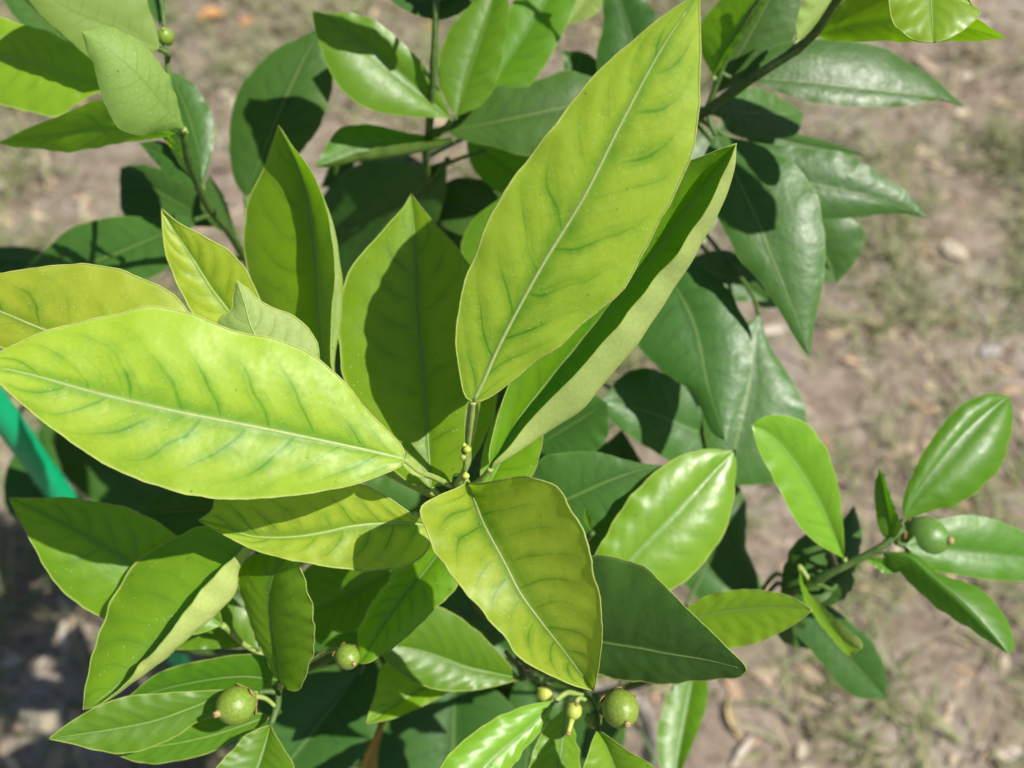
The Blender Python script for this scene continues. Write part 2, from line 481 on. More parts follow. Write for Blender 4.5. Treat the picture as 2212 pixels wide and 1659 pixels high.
# ------------------------------------------------------------------ leaves
LEAVES = []
POLYS = []
def leaf(mat, base, tip, mid, L, Rr, dl=-.15, dr=-.15, arch=0.0, under=False, ML=None, MR=None,
         fine=False, pet=None, twig_key=None, label=None, bulge=0.06, wave=1.0, bell=None, petwing=None):
    nu, nv = (64, 22) if fine else (36, 12)
    seed = len(LEAVES) * 13.7 + 3
    m2 = [base] + [(p[0], p[1]) for p in mid] + [tip]
    c = spline([(p[0], p[1]) for p in m2], nu)
    f = np.linspace(0, 1, nu)
    # depth of the midrib
    known = [(0.0, base[2]), (1.0, tip[2])]
    for p in mid:
        if len(p) > 2:
            k = int(np.argmin((c[:, 0] - p[0]) ** 2 + (c[:, 1] - p[1]) ** 2))
            known.append((f[k], p[2]))
    known.sort()
    zz = spline([(k[0] * 100, k[1]) for k in known], 200)
    z = np.interp(f * 100, zz[:, 0], zz[:, 1]) - arch * np.sin(np.pi * f)
    belly = np.sqrt(np.clip(np.sin(np.pi * np.clip(f, 0, 1)), 0, 1))
    def side(pts, dz, ends=True):
        s = spline([(base[0], base[1])] + [(p[0], p[1]) for p in pts] + [(tip[0], tip[1])], nu)
        off = dz * belly
        ks = [(0.0, 0.0), (1.0, 0.0)]
        for p in pts:
            if len(p) > 2:
                k = int(np.argmin((s[:, 0] - p[0]) ** 2 + (s[:, 1] - p[1]) ** 2))
                ks.append((f[k], p[2]))
        if len(ks) > 2:
            ks.sort()
            off = np.interp(f, [a for a, _ in ks], [b_ for _, b_ in ks])
        return s, z + off
    sl_, zl = side(L, dl)
    sr_, zr = side(Rr, dr)
    A = lambda s, zz_: np.array([P(s[i, 0], s[i, 1], zz_[i]) for i in range(nu)])
    pm, plft, prgt = A(c, z), A(sl_, zl), A(sr_, zr)
    # approximate outward normal (towards the camera) for the bulge of each half
    tl = np.gradient(pm, axis=0)
    def half(edge, ctrl, dz):
        if ctrl is not None:
            s, zc = side(ctrl, dz)
            return A(s, zc)
        across = edge - pm
        nrm = np.cross(tl, across)
        ln = np.linalg.norm(nrm, axis=1, keepdims=True) + 1e-12
        nrm = nrm / ln
        sg = np.sign((nrm * (np.array(cam_pos) - pm)).sum(1, keepdims=True))
        return pm + 0.5 * across + nrm * sg * bulge * np.linalg.norm(across, axis=1, keepdims=True)
    pml = half(plft, ML[0] if ML else None, ML[1] if ML else 0)
    pmr = half(prgt, MR[0] if MR else None, MR[1] if MR else 0)
    ctrl = np.stack([plft, pml, pm, pmr, prgt], axis=1)        # nu,5,3
    vv = np.linspace(-1, 1, nv + 1)
    grid = np.zeros((nu, nv + 1, 3))
    def quad(a, b_, c_, t):        # through a (0), b (.5), c (1)
        return a * (2 * (t - .5) * (t - 1)) + b_ * (-4 * t * (t - 1)) + c_ * (2 * t * (t - .5))
    for j, v in enumerate(vv):
        if v <= 0:
            grid[:, j] = quad(ctrl[:, 2], ctrl[:, 1], ctrl[:, 0], -v)
        else:
            grid[:, j] = quad(ctrl[:, 2], ctrl[:, 3], ctrl[:, 4], v)
    # undulation between the veins, uneven margin
    du = np.gradient(grid, axis=0); dv = np.gradient(grid, axis=1)
    nr = np.cross(du, dv); nl = np.linalg.norm(nr, axis=2, keepdims=True); nr = nr / (nl + 1e-12)
    width = np.linalg.norm(plft - prgt, axis=1)
    wmax = width.max()
    for i in range(nu):
        taper = min(1.0, width[i] / wmax * 1.3)
        for j, v in enumerate(vv):
            p = grid[i, j]
            a = abs(v)
            qv = f[i] * NVEIN - 1.15 * a - .9 * a ** 3 + (.47 if v > 0 else 0)
            h = (.00017 if mat == 'Y' else .00007) * math.cos(2 * math.pi * qv) * math.sin(math.pi * min(a, 1)) * wave
            h += (.0007 if mat in 'YVP' else .0005 if mat == 'D' else .00028) * mnoise.noise((p[0] * 55 + seed, p[1] * 55, p[2] * 55)) * (0.3 + a) * wave
            h += 0.0011 * a ** 3 * mnoise.noise((f[i] * 13 + seed, 5 if v > 0 else -5, 0)) * wave
            grid[i, j] = p + nr[i, j] * h * taper
            if a > .8:                       # shallow rounded teeth along the margin
                tooth = 0.00016 * (((f[i] * 22 + (0.3 if v > 0 else 0)) % 1.0) - .5) + 0.0006 * mnoise.noise((f[i] * 15 + seed, 9 * (1 if v > 0 else -1), 2))
                dirn = (grid[i, -1] - grid[i, 0])
                dirn = dirn / (np.linalg.norm(dirn) + 1e-9) * (1 if v > 0 else -1)
                grid[i, j] += dirn * tooth * taper * min(1.0, wmax / .036) ** 1.5 * (a - .8) / .2
    # which way the upper face looks
    poly = np.vstack([sl_, sr_[::-1]])
    area = 0.5 * np.sum(poly[:, 0] * np.roll(poly[:, 1], -1) - np.roll(poly[:, 0], -1) * poly[:, 1])
    flip = (area > 0) == under
    POLYS.append((poly, float(z.max())))
    verts = grid.reshape(-1, 3)
    org = Vector(pm[0])
    faces = []
    w_ = nv + 1
    for i in range(nu - 1):
        for j in range(nv):
            a = i * w_ + j
            fc = (a, a + w_, a + w_ + 1, a + 1)
            faces.append(fc if flip else fc[::-1])
    uv = np.stack([np.repeat(f, w_), np.tile(vv * .5 + .5, nu)], axis=1)
    o = link_mesh('leaf', verts - np.array(org), faces, M[mat], tree, org - TREE_BASE, uv=uv)
    if label:
        o['label'] = label
    # midrib ridge
    mr = []
    rr = []
    jm = nv // 2
    for i in range(0, nu):
        mr.append(Vector(grid[i, jm]) - org)
        rr.append((0.00052 if mat == 'Y' else .00036) * (1 - f[i]) ** 0.8 + 0.00008)
    if fine:
        nup = Vector(nr[nu // 2, jm])
        vs, fs = tube(mr[:-3], rr[:-3], 6, True, .45, nup)
        link_mesh('midrib', vs, fs, M['rib' if mat == 'Y' else 'rib_dark'], o)
    # pale thick margin
    if fine:
        ed = [Vector(grid[i, 0]) - org for i in range(nu)] + [Vector(grid[i, -1]) - org for i in range(nu - 1, -1, -1)]
        vs, fs = tube(ed, [0.00024 if mat == 'Y' else .00018] * len(ed), 5)
        link_mesh('leaf_margin', vs, fs, M['rim' if mat == 'Y' else 'rim_green'], o)
    # petiole
    bdir = (Vector(pm[0]) - Vector(pm[3])).normalized()
    if pet is not None:
        pp = [org] + [P(*q) for q in pet]
        tgt = pp[-1]
    else:
        best = None
        for k, pth in TW.items():
            if twig_key and k != twig_key:
                continue
            for a_, b_ in zip(pth[:-1], pth[1:]):
                ab = b_ - a_
                t = max(0, min(1, (org - a_).dot(ab) / max(ab.length_squared, 1e-12)))
                cpt = a_ + ab * t
                dd = (cpt - org).length
                if best is None or dd < best[0]:
                    best = (dd, cpt)
        tgt = best[1]
        reach = (tgt - org).length
        pp = [org, org + bdir * min(reach * .35, .01) + (tgt - org) * .12, org.lerp(tgt, .62) + bdir * min(reach * .15, .004), tgt]
    LEAVES.append((len(LEAVES), (tgt - org).length, float(np.linalg.norm(np.diff(pm, axis=0), axis=1).sum()), float(wmax), o))
    pts = np.array([tuple(q) for q in pp])
    # smooth 3D path
    cpath = []
    n = len(pts)
    for i in range(n - 1):
        p0, p1, p2, p3 = pts[max(i - 1, 0)], pts[i], pts[i + 1], pts[min(i + 2, n - 1)]
        for t in np.linspace(0, 1, 7, endpoint=False):
            cpath.append(Vector(.5 * ((2 * p1) + (p2 - p0) * t + (2 * p0 - 5 * p1 + 4 * p2 - p3) * t * t + (3 * p1 - p0 - 3 * p2 + p3) * t ** 3)))
    cpath.append(Vector(pts[-1]))
    r = 0.00085 if mat != 'D' else .0009
    rad = [r * (1.15 if i in (0, 1) else 1.0) for i in range(len(cpath))]
    vs, fs = tube([q - org for q in cpath], rad, 7)
    pt = link_mesh('petiole', vs, fs, M['stalk' if mat in 'YVPB' else 'twig'], o)
    if petwing:
        # narrow wing either side of the petiole
        n = len(cpath)
        k1 = int(n * petwing[1])
        side_v = Vector(grid[6, -1] - grid[6, 0]).normalized()
        nn = Vector(nr[4, jm])
        if nn.dot(cam_pos - org) < 0: nn = -nn
        vsw, fsw = [], []
        for i in range(k1):
            fq = i / (k1 - 1)
            hw = petwing[0] * (math.sin(min(1, .22 + fq) * math.pi * .93) ** .7)
            tdir = (cpath[min(i + 1, n - 1)] - cpath[max(i - 1, 0)]).normalized()
            sv = (side_v - tdir * side_v.dot(tdir)).normalized()
            q = cpath[i] - org
            for off, hh in ((-1, .0006), (-.55, .0001), (0, .0004), (.55, .0001), (1, .0006)):
                vsw.append(q + sv * hw * off + nn * hh)
        for i in range(k1 - 1):
            for j in range(4):
                a = i * 5 + j
                fsw.append((a, a + 1, a + 6, a + 5))
        link_mesh('petiole_wing', vsw, fsw, M['stalk'], o)
    return o

# ---- top shoot (in focus)
leaf('Y', (873, 992, 28.6), (-48, 786, 26.0),
     [(778, 970), (598, 932), (369, 887), (211, 850), (60, 808)],
     [(871, 970), (842, 935), (790, 884), (740, 822), (643, 750), (548, 721), (468, 704), (410, 676), (352, 664), (281, 670), (200, 687), (123, 708), (40, 741)],
     [(866, 1006), (842, 1018), (779, 1042), (691, 1062), (562, 1077), (457, 1076), (369, 1056), (246, 1011), (158, 960), (88, 905), (28, 856), (-15, 815)],
     dl=.30, dr=-.30, arch=.25, fine=True, pet=[(905, 1018, 29.0), (940, 1032, 29.8), (972, 1048, 30.6)], petwing=(.0019, .62), bulge=.07)
leaf('Y', (1022, 868, 28.5), (1509, -14, 25.2),
     [(1042, 828), (1078, 747), (1166, 582), (1263, 422), (1334, 281), (1426, 110)],
     [(1006, 858), (994, 807), (985, 736), (1000, 624), (1035, 527), (1077, 439), (1130, 355), (1210, 260), (1246, 207), (1298, 148), (1370, 85), (1440, 30)],
     [(1043, 865), (1089, 835), (1148, 786), (1219, 737), (1289, 673), (1345, 624), (1405, 518), (1434, 460), (1469, 387), (1490, 341), (1504, 274), (1513, 140), (1511, 40)],
     dl=.1, dr=.35, arch=.45, fine=True, pet=[(1018, 905, 28.9), (1012, 960, 29.6), (1010, 1000, 30.1), (990, 1042, 30.7)], petwing=(.0018, .70), bulge=.05)
leaf('P', (1060, 1012, 30.2), (1591, 310, 27.4),
     [(1120, 905, 30.7), (1260, 730, 30.2), (1400, 560, 29.5), (1520, 400, 28.4)],
     [(1056, 985), (1064, 940), (1095, 842), (1160, 700), (1290, 520), (1420, 400), (1490, 348), (1518, 337), (1557, 322)],
     [(1066, 1000), (1095, 972), (1148, 905), (1254, 796), (1352, 680), (1447, 562), (1515, 467), (1557, 387), (1584, 330)],
     dl=-.7, dr=-1.15, fine=True,
     MR=([(1071, 1007), (1113, 981), (1178, 936), (1256, 882), (1294, 838), (1372, 746), (1428, 668), (1480, 582), (1504, 541), (1546, 467), (1586, 369)], -.45),
     pet=[(1040, 1035, 30.6), (1005, 1058, 31.2)])
leaf('V', (932, 1052, 31.2), (888, 419, 33.6),
     [(927, 993), (916, 817, 31.6), (902, 659), (898, 540)],
     [(890, 1045), (840, 1005), (785, 925), (748, 828), (735, 775), (733, 694), (741, 620), (762, 575), (790, 541), (845, 478), (873, 446)],
     [(975, 1040), (1025, 985), (1065, 900), (1075, 800), (1062, 690), (1040, 610), (1013, 570), (982, 527), (954, 499), (929, 471), (901, 436)],
     dl=-.35, dr=-.35, fine=True, pet=[(950, 1070, 31.4), (984, 1075, 31.7)])
leaf('V', (1040, 1075, 32.4), (1260, 720, 33),
     [(1090, 980), (1160, 850)], [(1040, 1000), (1070, 900), (1150, 790)], [(1110, 1070), (1150, 1024), (1168, 970), (1178, 915), (1235, 810)], dl=-.3, dr=-.4,
     pet=[(1010, 1085, 32.6), (990, 1095, 32.8)], fine=True)
leaf('Y', (1008, 1042, 29.6), (1282, 1492, 29.6),
     [(1022, 1076, 28.9), (1046, 1136), (1089, 1216, 27.6), (1124, 1283), (1166, 1340, 27.6), (1222, 1412)],
     [(985, 1056), (944, 1074), (912, 1092), (910, 1115), (916, 1136), (951, 1206), (1008, 1283), (1075, 1357), (1113, 1410), (1145, 1436), (1190, 1459), (1240, 1480)],
     [(1029, 1046), (1096, 1034), (1141, 1030), (1190, 1042), (1219, 1077), (1247, 1121), (1271, 1171), (1285, 1245), (1299, 1322), (1301, 1375), (1292, 1438), (1287, 1472)],
     dl=-.40, dr=-1.25, fine=True, bulge=-.03, pet=[(1000, 1028, 30.0), (990, 1040, 30.8)])
leaf('Y', (935, 1140, 31.4), (430, 1124, 30.6),
     [(909, 1133), (832, 1131), (762, 1137), (691, 1152), (633, 1160), (548, 1159), (490, 1142)],
     [(915, 1122), (888, 1110), (839, 1076), (770, 1045), (680, 1042), (560, 1052), (500, 1062), (466, 1078), (459, 1102)],
     [(930, 1165), (923, 1185), (902, 1209), (867, 1223), (814, 1232), (762, 1231), (650, 1213), (562, 1192), (492, 1160)],
     dl=-.25, dr=-.25, arch=.3, fine=True, pet=[(965, 1140, 32.5), (990, 1135, 33.9)])
leaf('V', (800, 965, 32.5), (601, 271, 33.5),
     [(745, 900), (705, 800), (690, 700, 33.2), (682, 583), (668, 450), (640, 350)],
     [(740, 930), (660, 860), (590, 740), (555, 634), (530, 560), (526, 510), (531, 457), (552, 404), (569, 359), (591, 299)],
     [(790, 920), (745, 850), (718, 800), (716, 700), (724, 589), (714, 492), (696, 422), (668, 362), (633, 316), (612, 285)],
     dl=1.0, dr=-1.7, fine=True, MR=([(792, 925), (750, 855), (724, 800), (736, 690), (731, 600), (716, 492), (696, 422), (666, 362), (632, 318), (612, 287)], -1.3),
     pet=[(860, 1010, 32.6), (920, 1060, 32.4), (986, 1090, 32.6)])
leaf('Y', (615, 830, 32.0), (349, 451, 31.2),
     [(540, 740), (492, 670), (457, 624), (422, 568), (373, 492)],
     [(560, 850), (480, 770), (422, 687), (387, 620), (362, 560), (353, 510)],
     [(630, 770), (585, 690), (555, 634), (527, 577), (492, 541), (439, 510), (387, 482)],
     dl=-.1, dr=-.3, fine=True, pet=[(700, 900, 32.4), (840, 1010, 33), (986, 1100, 33)])
leaf('Y', (700, 900, 30.6), (512, 607, 29.4),
     [(620, 810), (548, 718), (528, 655)],
     [(620, 850), (540, 790), (468, 715), (478, 687), (499, 670), (503, 638)],
     [(705, 830), (689, 772), (685, 743), (664, 708), (622, 677), (569, 656), (538, 627)],
     dl=.35, dr=.25, under=True, fine=True, pet=[(800, 980, 31.4), (900, 1050, 32), (985, 1085, 32.2)])
leaf('Y', (585, 860, 30.2), (-190, 610, 29.4),
     [(420, 815), (250, 768), (98, 714), (0, 673), (-100, 635)],
     [(560, 800), (480, 735), (418, 684), (369, 631), (316, 606), (257, 583), (183, 571), (134, 573), (60, 581), (0, 592), (-90, 600)],
     [(480, 900), (300, 870), (120, 810), (0, 750), (-110, 685)],
     dl=.1, dr=.1, arch=.1, fine=True, pet=[(700, 940, 31.4), (860, 1035, 32.4), (986, 1095, 33)])
# ---- lower left leaves
leaf('V', (480, 1350, 33.5), (18, 1075, 32),
     [(380, 1280), (281, 1216), (176, 1152), (90, 1108)],
     [(460, 1260), (420, 1200), (381, 1158), (334, 1125), (285, 1100), (211, 1085), (151, 1076), (80, 1076)],
     [(420, 1370), (320, 1370), (225, 1339), (162, 1297), (130, 1269), (95, 1220), (70, 1174), (38, 1115)],
     dl=-.2, dr=-.3, fine=True, pet=[(540, 1400, 35), (640, 1440, 35), (700, 1432, 35.8)])
leaf('P', (560, 1150, 31.6), (179, 1534, 30.2),
     [(510, 1200, 31.9), (430, 1290), (340, 1390, 31.4), (255, 1480)],
     [(500, 1128), (436, 1136), (380, 1160), (316, 1195), (281, 1230), (246, 1287), (228, 1329), (211, 1375), (197, 1427), (186, 1490)],
     [(534, 1176), (485, 1220), (450, 1259), (404, 1315), (369, 1364), (316, 1427), (267, 1484), (210, 1524)],
     dl=.7, dr=-1.0, fine=True,
     MR=([(545, 1190), (516, 1232), (513, 1272), (496, 1300), (462, 1332), (408, 1378), (356, 1427), (291, 1475), (222, 1520)], -.35),
     pet=[(640, 1160, 32.6), (800, 1180, 34), (1000, 1195, 36.2)])
leaf('V', (605, 1474, 32.6), (640, 1182, 31.4),
     [(597, 1420), (583, 1330, 32.1), (588, 1250)],
     [(590, 1455), (574, 1413), (552, 1375), (531, 1322), (513, 1269), (515, 1227), (530, 1207), (562, 1195), (605, 1190)],
     [(625, 1490), (645, 1490), (664, 1445), (677, 1392), (677, 1322), (661, 1269), (647, 1213)],
     dl=.5, dr=-1.2, fine=True, twig_key='bottomleft')
leaf('G', (560, 1495, 32.6), (105, 1596, 31),
     [(468, 1508), (422, 1526), (334, 1557), (246, 1575), (160, 1588)],
     [(510, 1490), (468, 1491), (352, 1498), (274, 1505), (211, 1526), (151, 1561)],
     [(540, 1520), (470, 1542), (422, 1561), (387, 1586), (316, 1617), (253, 1628), (211, 1621), (158, 1607)],
     dl=.0, dr=-.1, fine=True, twig_key='bottomleft')
leaf('G', (585, 1545, 33), (228, 1618, 32.6),
     [(460, 1588), (340, 1612)], [(540, 1540), (440, 1555), (320, 1590)],
     [(565, 1566), (510, 1596), (457, 1624), (387, 1642), (316, 1649), (262, 1634)], dl=.1, dr=-.1, fine=True, twig_key='bottomleft')
leaf('G', (604, 1470, 33.2), (268, 1512, 34),
     [(520, 1462), (400, 1478)],
     [(598, 1440), (569, 1417), (510, 1415), (457, 1424), (387, 1438), (334, 1459), (290, 1495)],
     [(570, 1495), (480, 1515), (380, 1520)], dl=-.1, dr=.1, fine=True, twig_key='bottomleft')
leaf('G', (584, 1566, 32.2), (490, 1800, 31), [(572, 1610), (556, 1659)],
     [(560, 1574), (530, 1590), (505, 1618), (470, 1655), (445, 1710)], [(594, 1586), (615, 1621), (634, 1655), (630, 1720)], dl=-.35, dr=-.35, fine=True, twig_key='bottomleft')
leaf('G', (558, 1402, 35), (320, 1402, 34.6), [(450, 1375)], [(550, 1350), (500, 1290), (430, 1270), (350, 1330)], [(520, 1399), (450, 1402), (383, 1404)], dl=.2, dr=-.2, pet=[(590, 1412, 37), (600, 1414, 39)])
leaf('G', (875, 1215, 35), (660, 1330, 36), [(770, 1280)], [(800, 1215), (720, 1200), (660, 1230), (640, 1280)], [(850, 1290), (790, 1350), (720, 1365)], dl=-.1, dr=-.2)
leaf('G', (800, 1385, 38), (640, 1290, 38), [(720, 1350)], [(760, 1320), (700, 1280)], [(770, 1400), (700, 1395), (650, 1350)], dl=-.1, dr=-.1)
leaf('D', (500, 1095, 36), (280, 1112, 36), [(390, 1105)], [(450, 1050), (369, 1058), (302, 1088)], [(470, 1150), (390, 1170), (320, 1150)], pet=[(600, 1110, 37), (800, 1150, 38), (1000, 1230, 38)])
leaf('D', (92, 1140, 50), (84, 921, 51), [(85, 1030)], [(20, 1110), (8, 1060), (20, 1000), (60, 945)], [(125, 1110), (137, 1040), (114, 965)], twig_key='lowerleft')
# ---- lower middle
leaf('V', (985, 1150, 32), (778, 1434, 31.6),
     [(920, 1230), (850, 1320)],
     [(935, 1165), (880, 1205), (842, 1241), (814, 1283), (786, 1329), (771, 1378), (770, 1412)],
     [(1010, 1200), (985, 1268), (937, 1318), (885, 1368), (832, 1410), (797, 1430)], dl=.5, dr=-.25, fine=True, bulge=.18, pet=[(990, 1140, 33), (990, 1135, 34)])
leaf('G', (1122, 1466, 35.6), (818, 1395, 34), [(1060, 1453), (1008, 1441), (937, 1415), (870, 1398)],
     [(1095, 1430), (1064, 1396), (1018, 1353), (948, 1311), (890, 1310), (840, 1350)],
     [(1078, 1480), (1008, 1492), (955, 1491), (902, 1477), (856, 1448), (828, 1418)], dl=-.2, dr=-.3, fine=True)
leaf('V', (1015, 1440, 36.5), (791, 1565, 35), [(930, 1480), (860, 1520)],
     [(960, 1420), (880, 1410), (825, 1440), (811, 1498), (797, 1540)], [(990, 1480), (944, 1508), (902, 1529), (849, 1550)], dl=-.1, dr=-.3, fine=True)
leaf('B', (1285, 1292, 34.4), (1588, 972, 35.8),
     [(1325, 1247), (1370, 1199), (1469, 1097), (1535, 1025)],
     [(1270, 1250), (1285, 1197), (1310, 1157), (1334, 1112), (1394, 1039), (1447, 997), (1487, 979), (1533, 970), (1570, 974)],
     [(1330, 1310), (1390, 1310), (1446, 1278), (1487, 1248), (1533, 1199), (1564, 1150), (1581, 1095), (1589, 1032)],
     dl=-.1, dr=.2, fine=True, arch=.15, bulge=.1, pet=[(1240, 1340, 36.5), (1180, 1400, 39), (1170, 1440, 45)])
leaf('D', (1190, 1365, 33.4), (1613, 1447, 30.4),
     [(1310, 1389), (1394, 1403), (1434, 1411), (1533, 1427)],
     [(1230, 1250), (1285, 1201), (1345, 1208), (1394, 1227), (1432, 1262), (1480, 1311), (1540, 1368), (1582, 1410), (1606, 1433)],
     [(1230, 1420), (1296, 1457), (1359, 1471), (1434, 1477), (1500, 1471), (1560, 1466), (1597, 1462)],
     dl=-.35, dr=.45, fine=True, arch=.2, pet=[(1160, 1390, 34.5), (1140, 1440, 36.4)])
leaf('B', (1420, 1362, 35.5), (1754, 1318, 33.6), [(1500, 1335), (1610, 1316), (1690, 1312)],
     [(1440, 1340), (1480, 1315), (1522, 1290), (1575, 1276), (1645, 1276), (1702, 1287), (1737, 1305)],
     [(1460, 1400), (1520, 1408), (1575, 1401), (1631, 1389), (1680, 1368), (1723, 1343)], dl=-.1, dr=-.25, fine=True, pet=[(1370, 1400, 38), (1340, 1470, 44), (1350, 1485, 52)])
leaf('D', (1140, 1115, 36), (1432, 1006, 35.4), [(1226, 1078), (1310, 1040), (1384, 1014)],
     [(1145, 1040), (1173, 988), (1219, 978), (1289, 976), (1324, 985), (1377, 999)],
     [(1180, 1160), (1250, 1190), (1330, 1160), (1390, 1060)], dl=.1, dr=.1, arch=.2, pet=[(1080, 1150, 37.5), (1015, 1240, 38)])
leaf('G', (1280, 1150, 35), (1264, 1095, 34), [(1270, 1120)], [(1262, 1125)], [(1276, 1115)], pet=[(1240, 1190, 36), (1100, 1250, 38), (1015, 1240, 38)])
# ---- bottom middle
leaf('B', (1200, 1514, 33), (930, 1800, 30.3), [(1140, 1572), (1050, 1650), (985, 1740)],
     [(1148, 1522), (1096, 1540), (1043, 1568), (1001, 1600), (965, 1638), (935, 1690)],
     [(1190, 1536), (1162, 1586), (1124, 1628), (1100, 1665), (1040, 1740)], dl=-.0, dr=.1, fine=True, bulge=.12, twig_key='bottommid')
leaf('V', (1222, 1530, 34), (1215, 1830, 33), [(1215, 1600), (1205, 1680)], [(1180, 1570), (1150, 1630), (1140, 1710)], [(1240, 1580), (1253, 1650), (1250, 1730)], dl=-.2, dr=.5, fine=True, twig_key='bottommid')
leaf('B', (1291, 1576, 32), (1390, 1850, 30), [(1304, 1597), (1328, 1659), (1360, 1750)],
     [(1282, 1595), (1270, 1630), (1258, 1680), (1290, 1770)], [(1310, 1589), (1359, 1624), (1412, 1660), (1430, 1740)], dl=-.4, dr=-.4, fine=True, twig_key='bottommid')
leaf('G', (1500, 1440, 43), (1452, 1720, 41), [(1485, 1530), (1468, 1630)], [(1460, 1470), (1436, 1520), (1420, 1580), (1424, 1650)], [(1528, 1475), (1528, 1515), (1512, 1568), (1487, 1630)], dl=-.2, dr=-.2)
leaf('D', (985, 1452, 43), (978, 1830, 42), [(981, 1540), (979, 1659)], [(880, 1490), (830, 1570), (815, 1659), (860, 1760)], [(1070, 1490), (1130, 1560), (1140, 1659), (1090, 1760)], dl=-.3, dr=-.3)
leaf('O', (835, 1548, 50), (768, 1700, 50), [(808, 1610)], [(815, 1580), (785, 1640)], [(838, 1600), (815, 1670)], dl=-.2, dr=-.1, label='narrow yellowed leaf low among the green ones', pet=[(860, 1480, 48), (940, 1386, 44)])
leaf('D', (775, 1455, 40), (540, 1730, 39), [(700, 1550), (629, 1640)], [(700, 1450), (600, 1475), (540, 1560), (500, 1650)], [(820, 1520), (790, 1620), (690, 1700)], dl=-.3, dr=-.3)
leaf('D', (1180, 1470, 46), (1340, 1640, 46), [(1260, 1560)], [(1270, 1490), (1350, 1560)], [(1190, 1560), (1260, 1640)], dl=-.2, dr=-.2)
leaf('D', (1120, 1425, 42), (900, 1250, 42), [(1010, 1340)], [(1000, 1420), (900, 1350)], [(1120, 1330), (1010, 1250)], dl=-.2, dr=-.2)
leaf('D', (1130, 1440, 47), (1250, 1660, 45), [(1180, 1550)], [(1100, 1520), (1120, 1620)], [(1230, 1500), (1270, 1590)], dl=-.2, dr=-.2)
leaf('D', (800, 1390, 44), (650, 1600, 44), [(730, 1500)], [(700, 1410), (630, 1500)], [(830, 1470), (760, 1580)], dl=-.2, dr=-.2)
# ---- right spray
leaf('B', (1823, 1206, 36.4), (1624, 918, 35), [(1800, 1150), (1765, 1075), (1710, 990), (1665, 940)],
     [(1795, 1192), (1761, 1171), (1726, 1136), (1688, 1067), (1659, 1011), (1635, 961)],
     [(1824, 1170), (1820, 1120), (1814, 1067), (1800, 1011), (1779, 958), (1744, 916), (1716, 902), (1680, 896), (1645, 903)], dl=-.3, dr=-.3, twig_key='right')
leaf('G', (1951, 1122, 36), (2180, 855, 37), [(1975, 1075), (2030, 1000), (2090, 930), (2140, 885)],
     [(1950, 1085), (1962, 1046), (1983, 1000), (2014, 947), (2053, 898), (2092, 866), (2130, 852), (2160, 850)],
     [(1983, 1114), (2032, 1098), (2067, 1090), (2120, 1053), (2166, 1000), (2183, 940), (2189, 888)], dl=.1, dr=.1, bulge=.16, arch=.2, twig_key='right')
leaf('G', (1922, 1170, 36), (1900, 1012, 35.4), [(1918, 1110), (1908, 1050)], [(1903, 1150), (1891, 1100), (1890, 1046)], [(1943, 1150), (1942, 1120), (1925, 1075), (1910, 1030)], dl=.2, dr=-.3, twig_key='right')
leaf('G', (1955, 1178, 36.4), (2370, 1225, 38), [(2060, 1190), (2212, 1205)], [(2000, 1135), (2046, 1118), (2102, 1113), (2155, 1125), (2212, 1148), (2300, 1185)],
     [(2000, 1225), (2067, 1241), (2137, 1252), (2212, 1256), (2300, 1250)], dl=.1, dr=-.2, arch=.2, twig_key='right')
leaf('G', (1905, 1192, 36.3), (2180, 1414, 35), [(1962, 1200), (2011, 1241), (2067, 1294), (2120, 1350)],
     [(1970, 1195), (2032, 1240), (2102, 1264), (2144, 1294), (2173, 1332), (2190, 1375), (2190, 1400)],
     [(1916, 1216), (1944, 1238), (1983, 1276), (2032, 1318), (2085, 1354), (2137, 1389)], dl=.5, dr=.7, arch=.1, twig_key='right')
leaf('V', (1728, 1232, 37), (1860, 1404, 35), [(1742, 1276), (1772, 1325), (1815, 1372)],
     [(1740, 1262), (1751, 1282), (1786, 1318), (1828, 1357), (1863, 1389)], [(1733, 1273), (1758, 1329), (1796, 1382), (1839, 1417)], dl=-.3, dr=1.2, under=True, twig_key='right')
leaf('D', (1722, 1275, 42), (1914, 1507, 43), [(1780, 1360), (1850, 1440)],
     [(1786, 1304), (1839, 1346), (1874, 1375), (1898, 1410), (1916, 1462)], [(1709, 1350), (1751, 1403), (1786, 1448), (1821, 1487), (1856, 1508)], dl=-.1, dr=-.2, twig_key='right')
leaf('D', (1700, 1285, 41), (1760, 1405, 43), [(1720, 1350)], [(1730, 1330)], [(1672, 1340), (1690, 1385)], twig_key='right')
leaf('D', (1815, 1232, 38.5), (1845, 1092, 40.2), [(1830, 1160)], [(1802, 1195), (1812, 1135)], [(1852, 1200), (1862, 1145)], dl=.1, dr=.2, twig_key='right')
leaf('D', (1812, 1238, 39), (1684, 1300, 38.4), [(1750, 1255)], [(1795, 1190), (1745, 1152), (1702, 1195)], [(1790, 1290), (1730, 1312)], dl=1.3, dr=-.4, arch=.2, twig_key='right')
leaf('D', (1838, 1228, 38), (1748, 1310, 39), [(1795, 1272)], [(1790, 1245), (1755, 1285)], [(1845, 1262), (1805, 1305)], dl=.1, dr=.1, twig_key='right')
leaf('G', (1870, 1205, 36.4), (1960, 1232, 37), [(1920, 1222)], [(1920, 1207)], [(1910, 1238)], twig_key='right')
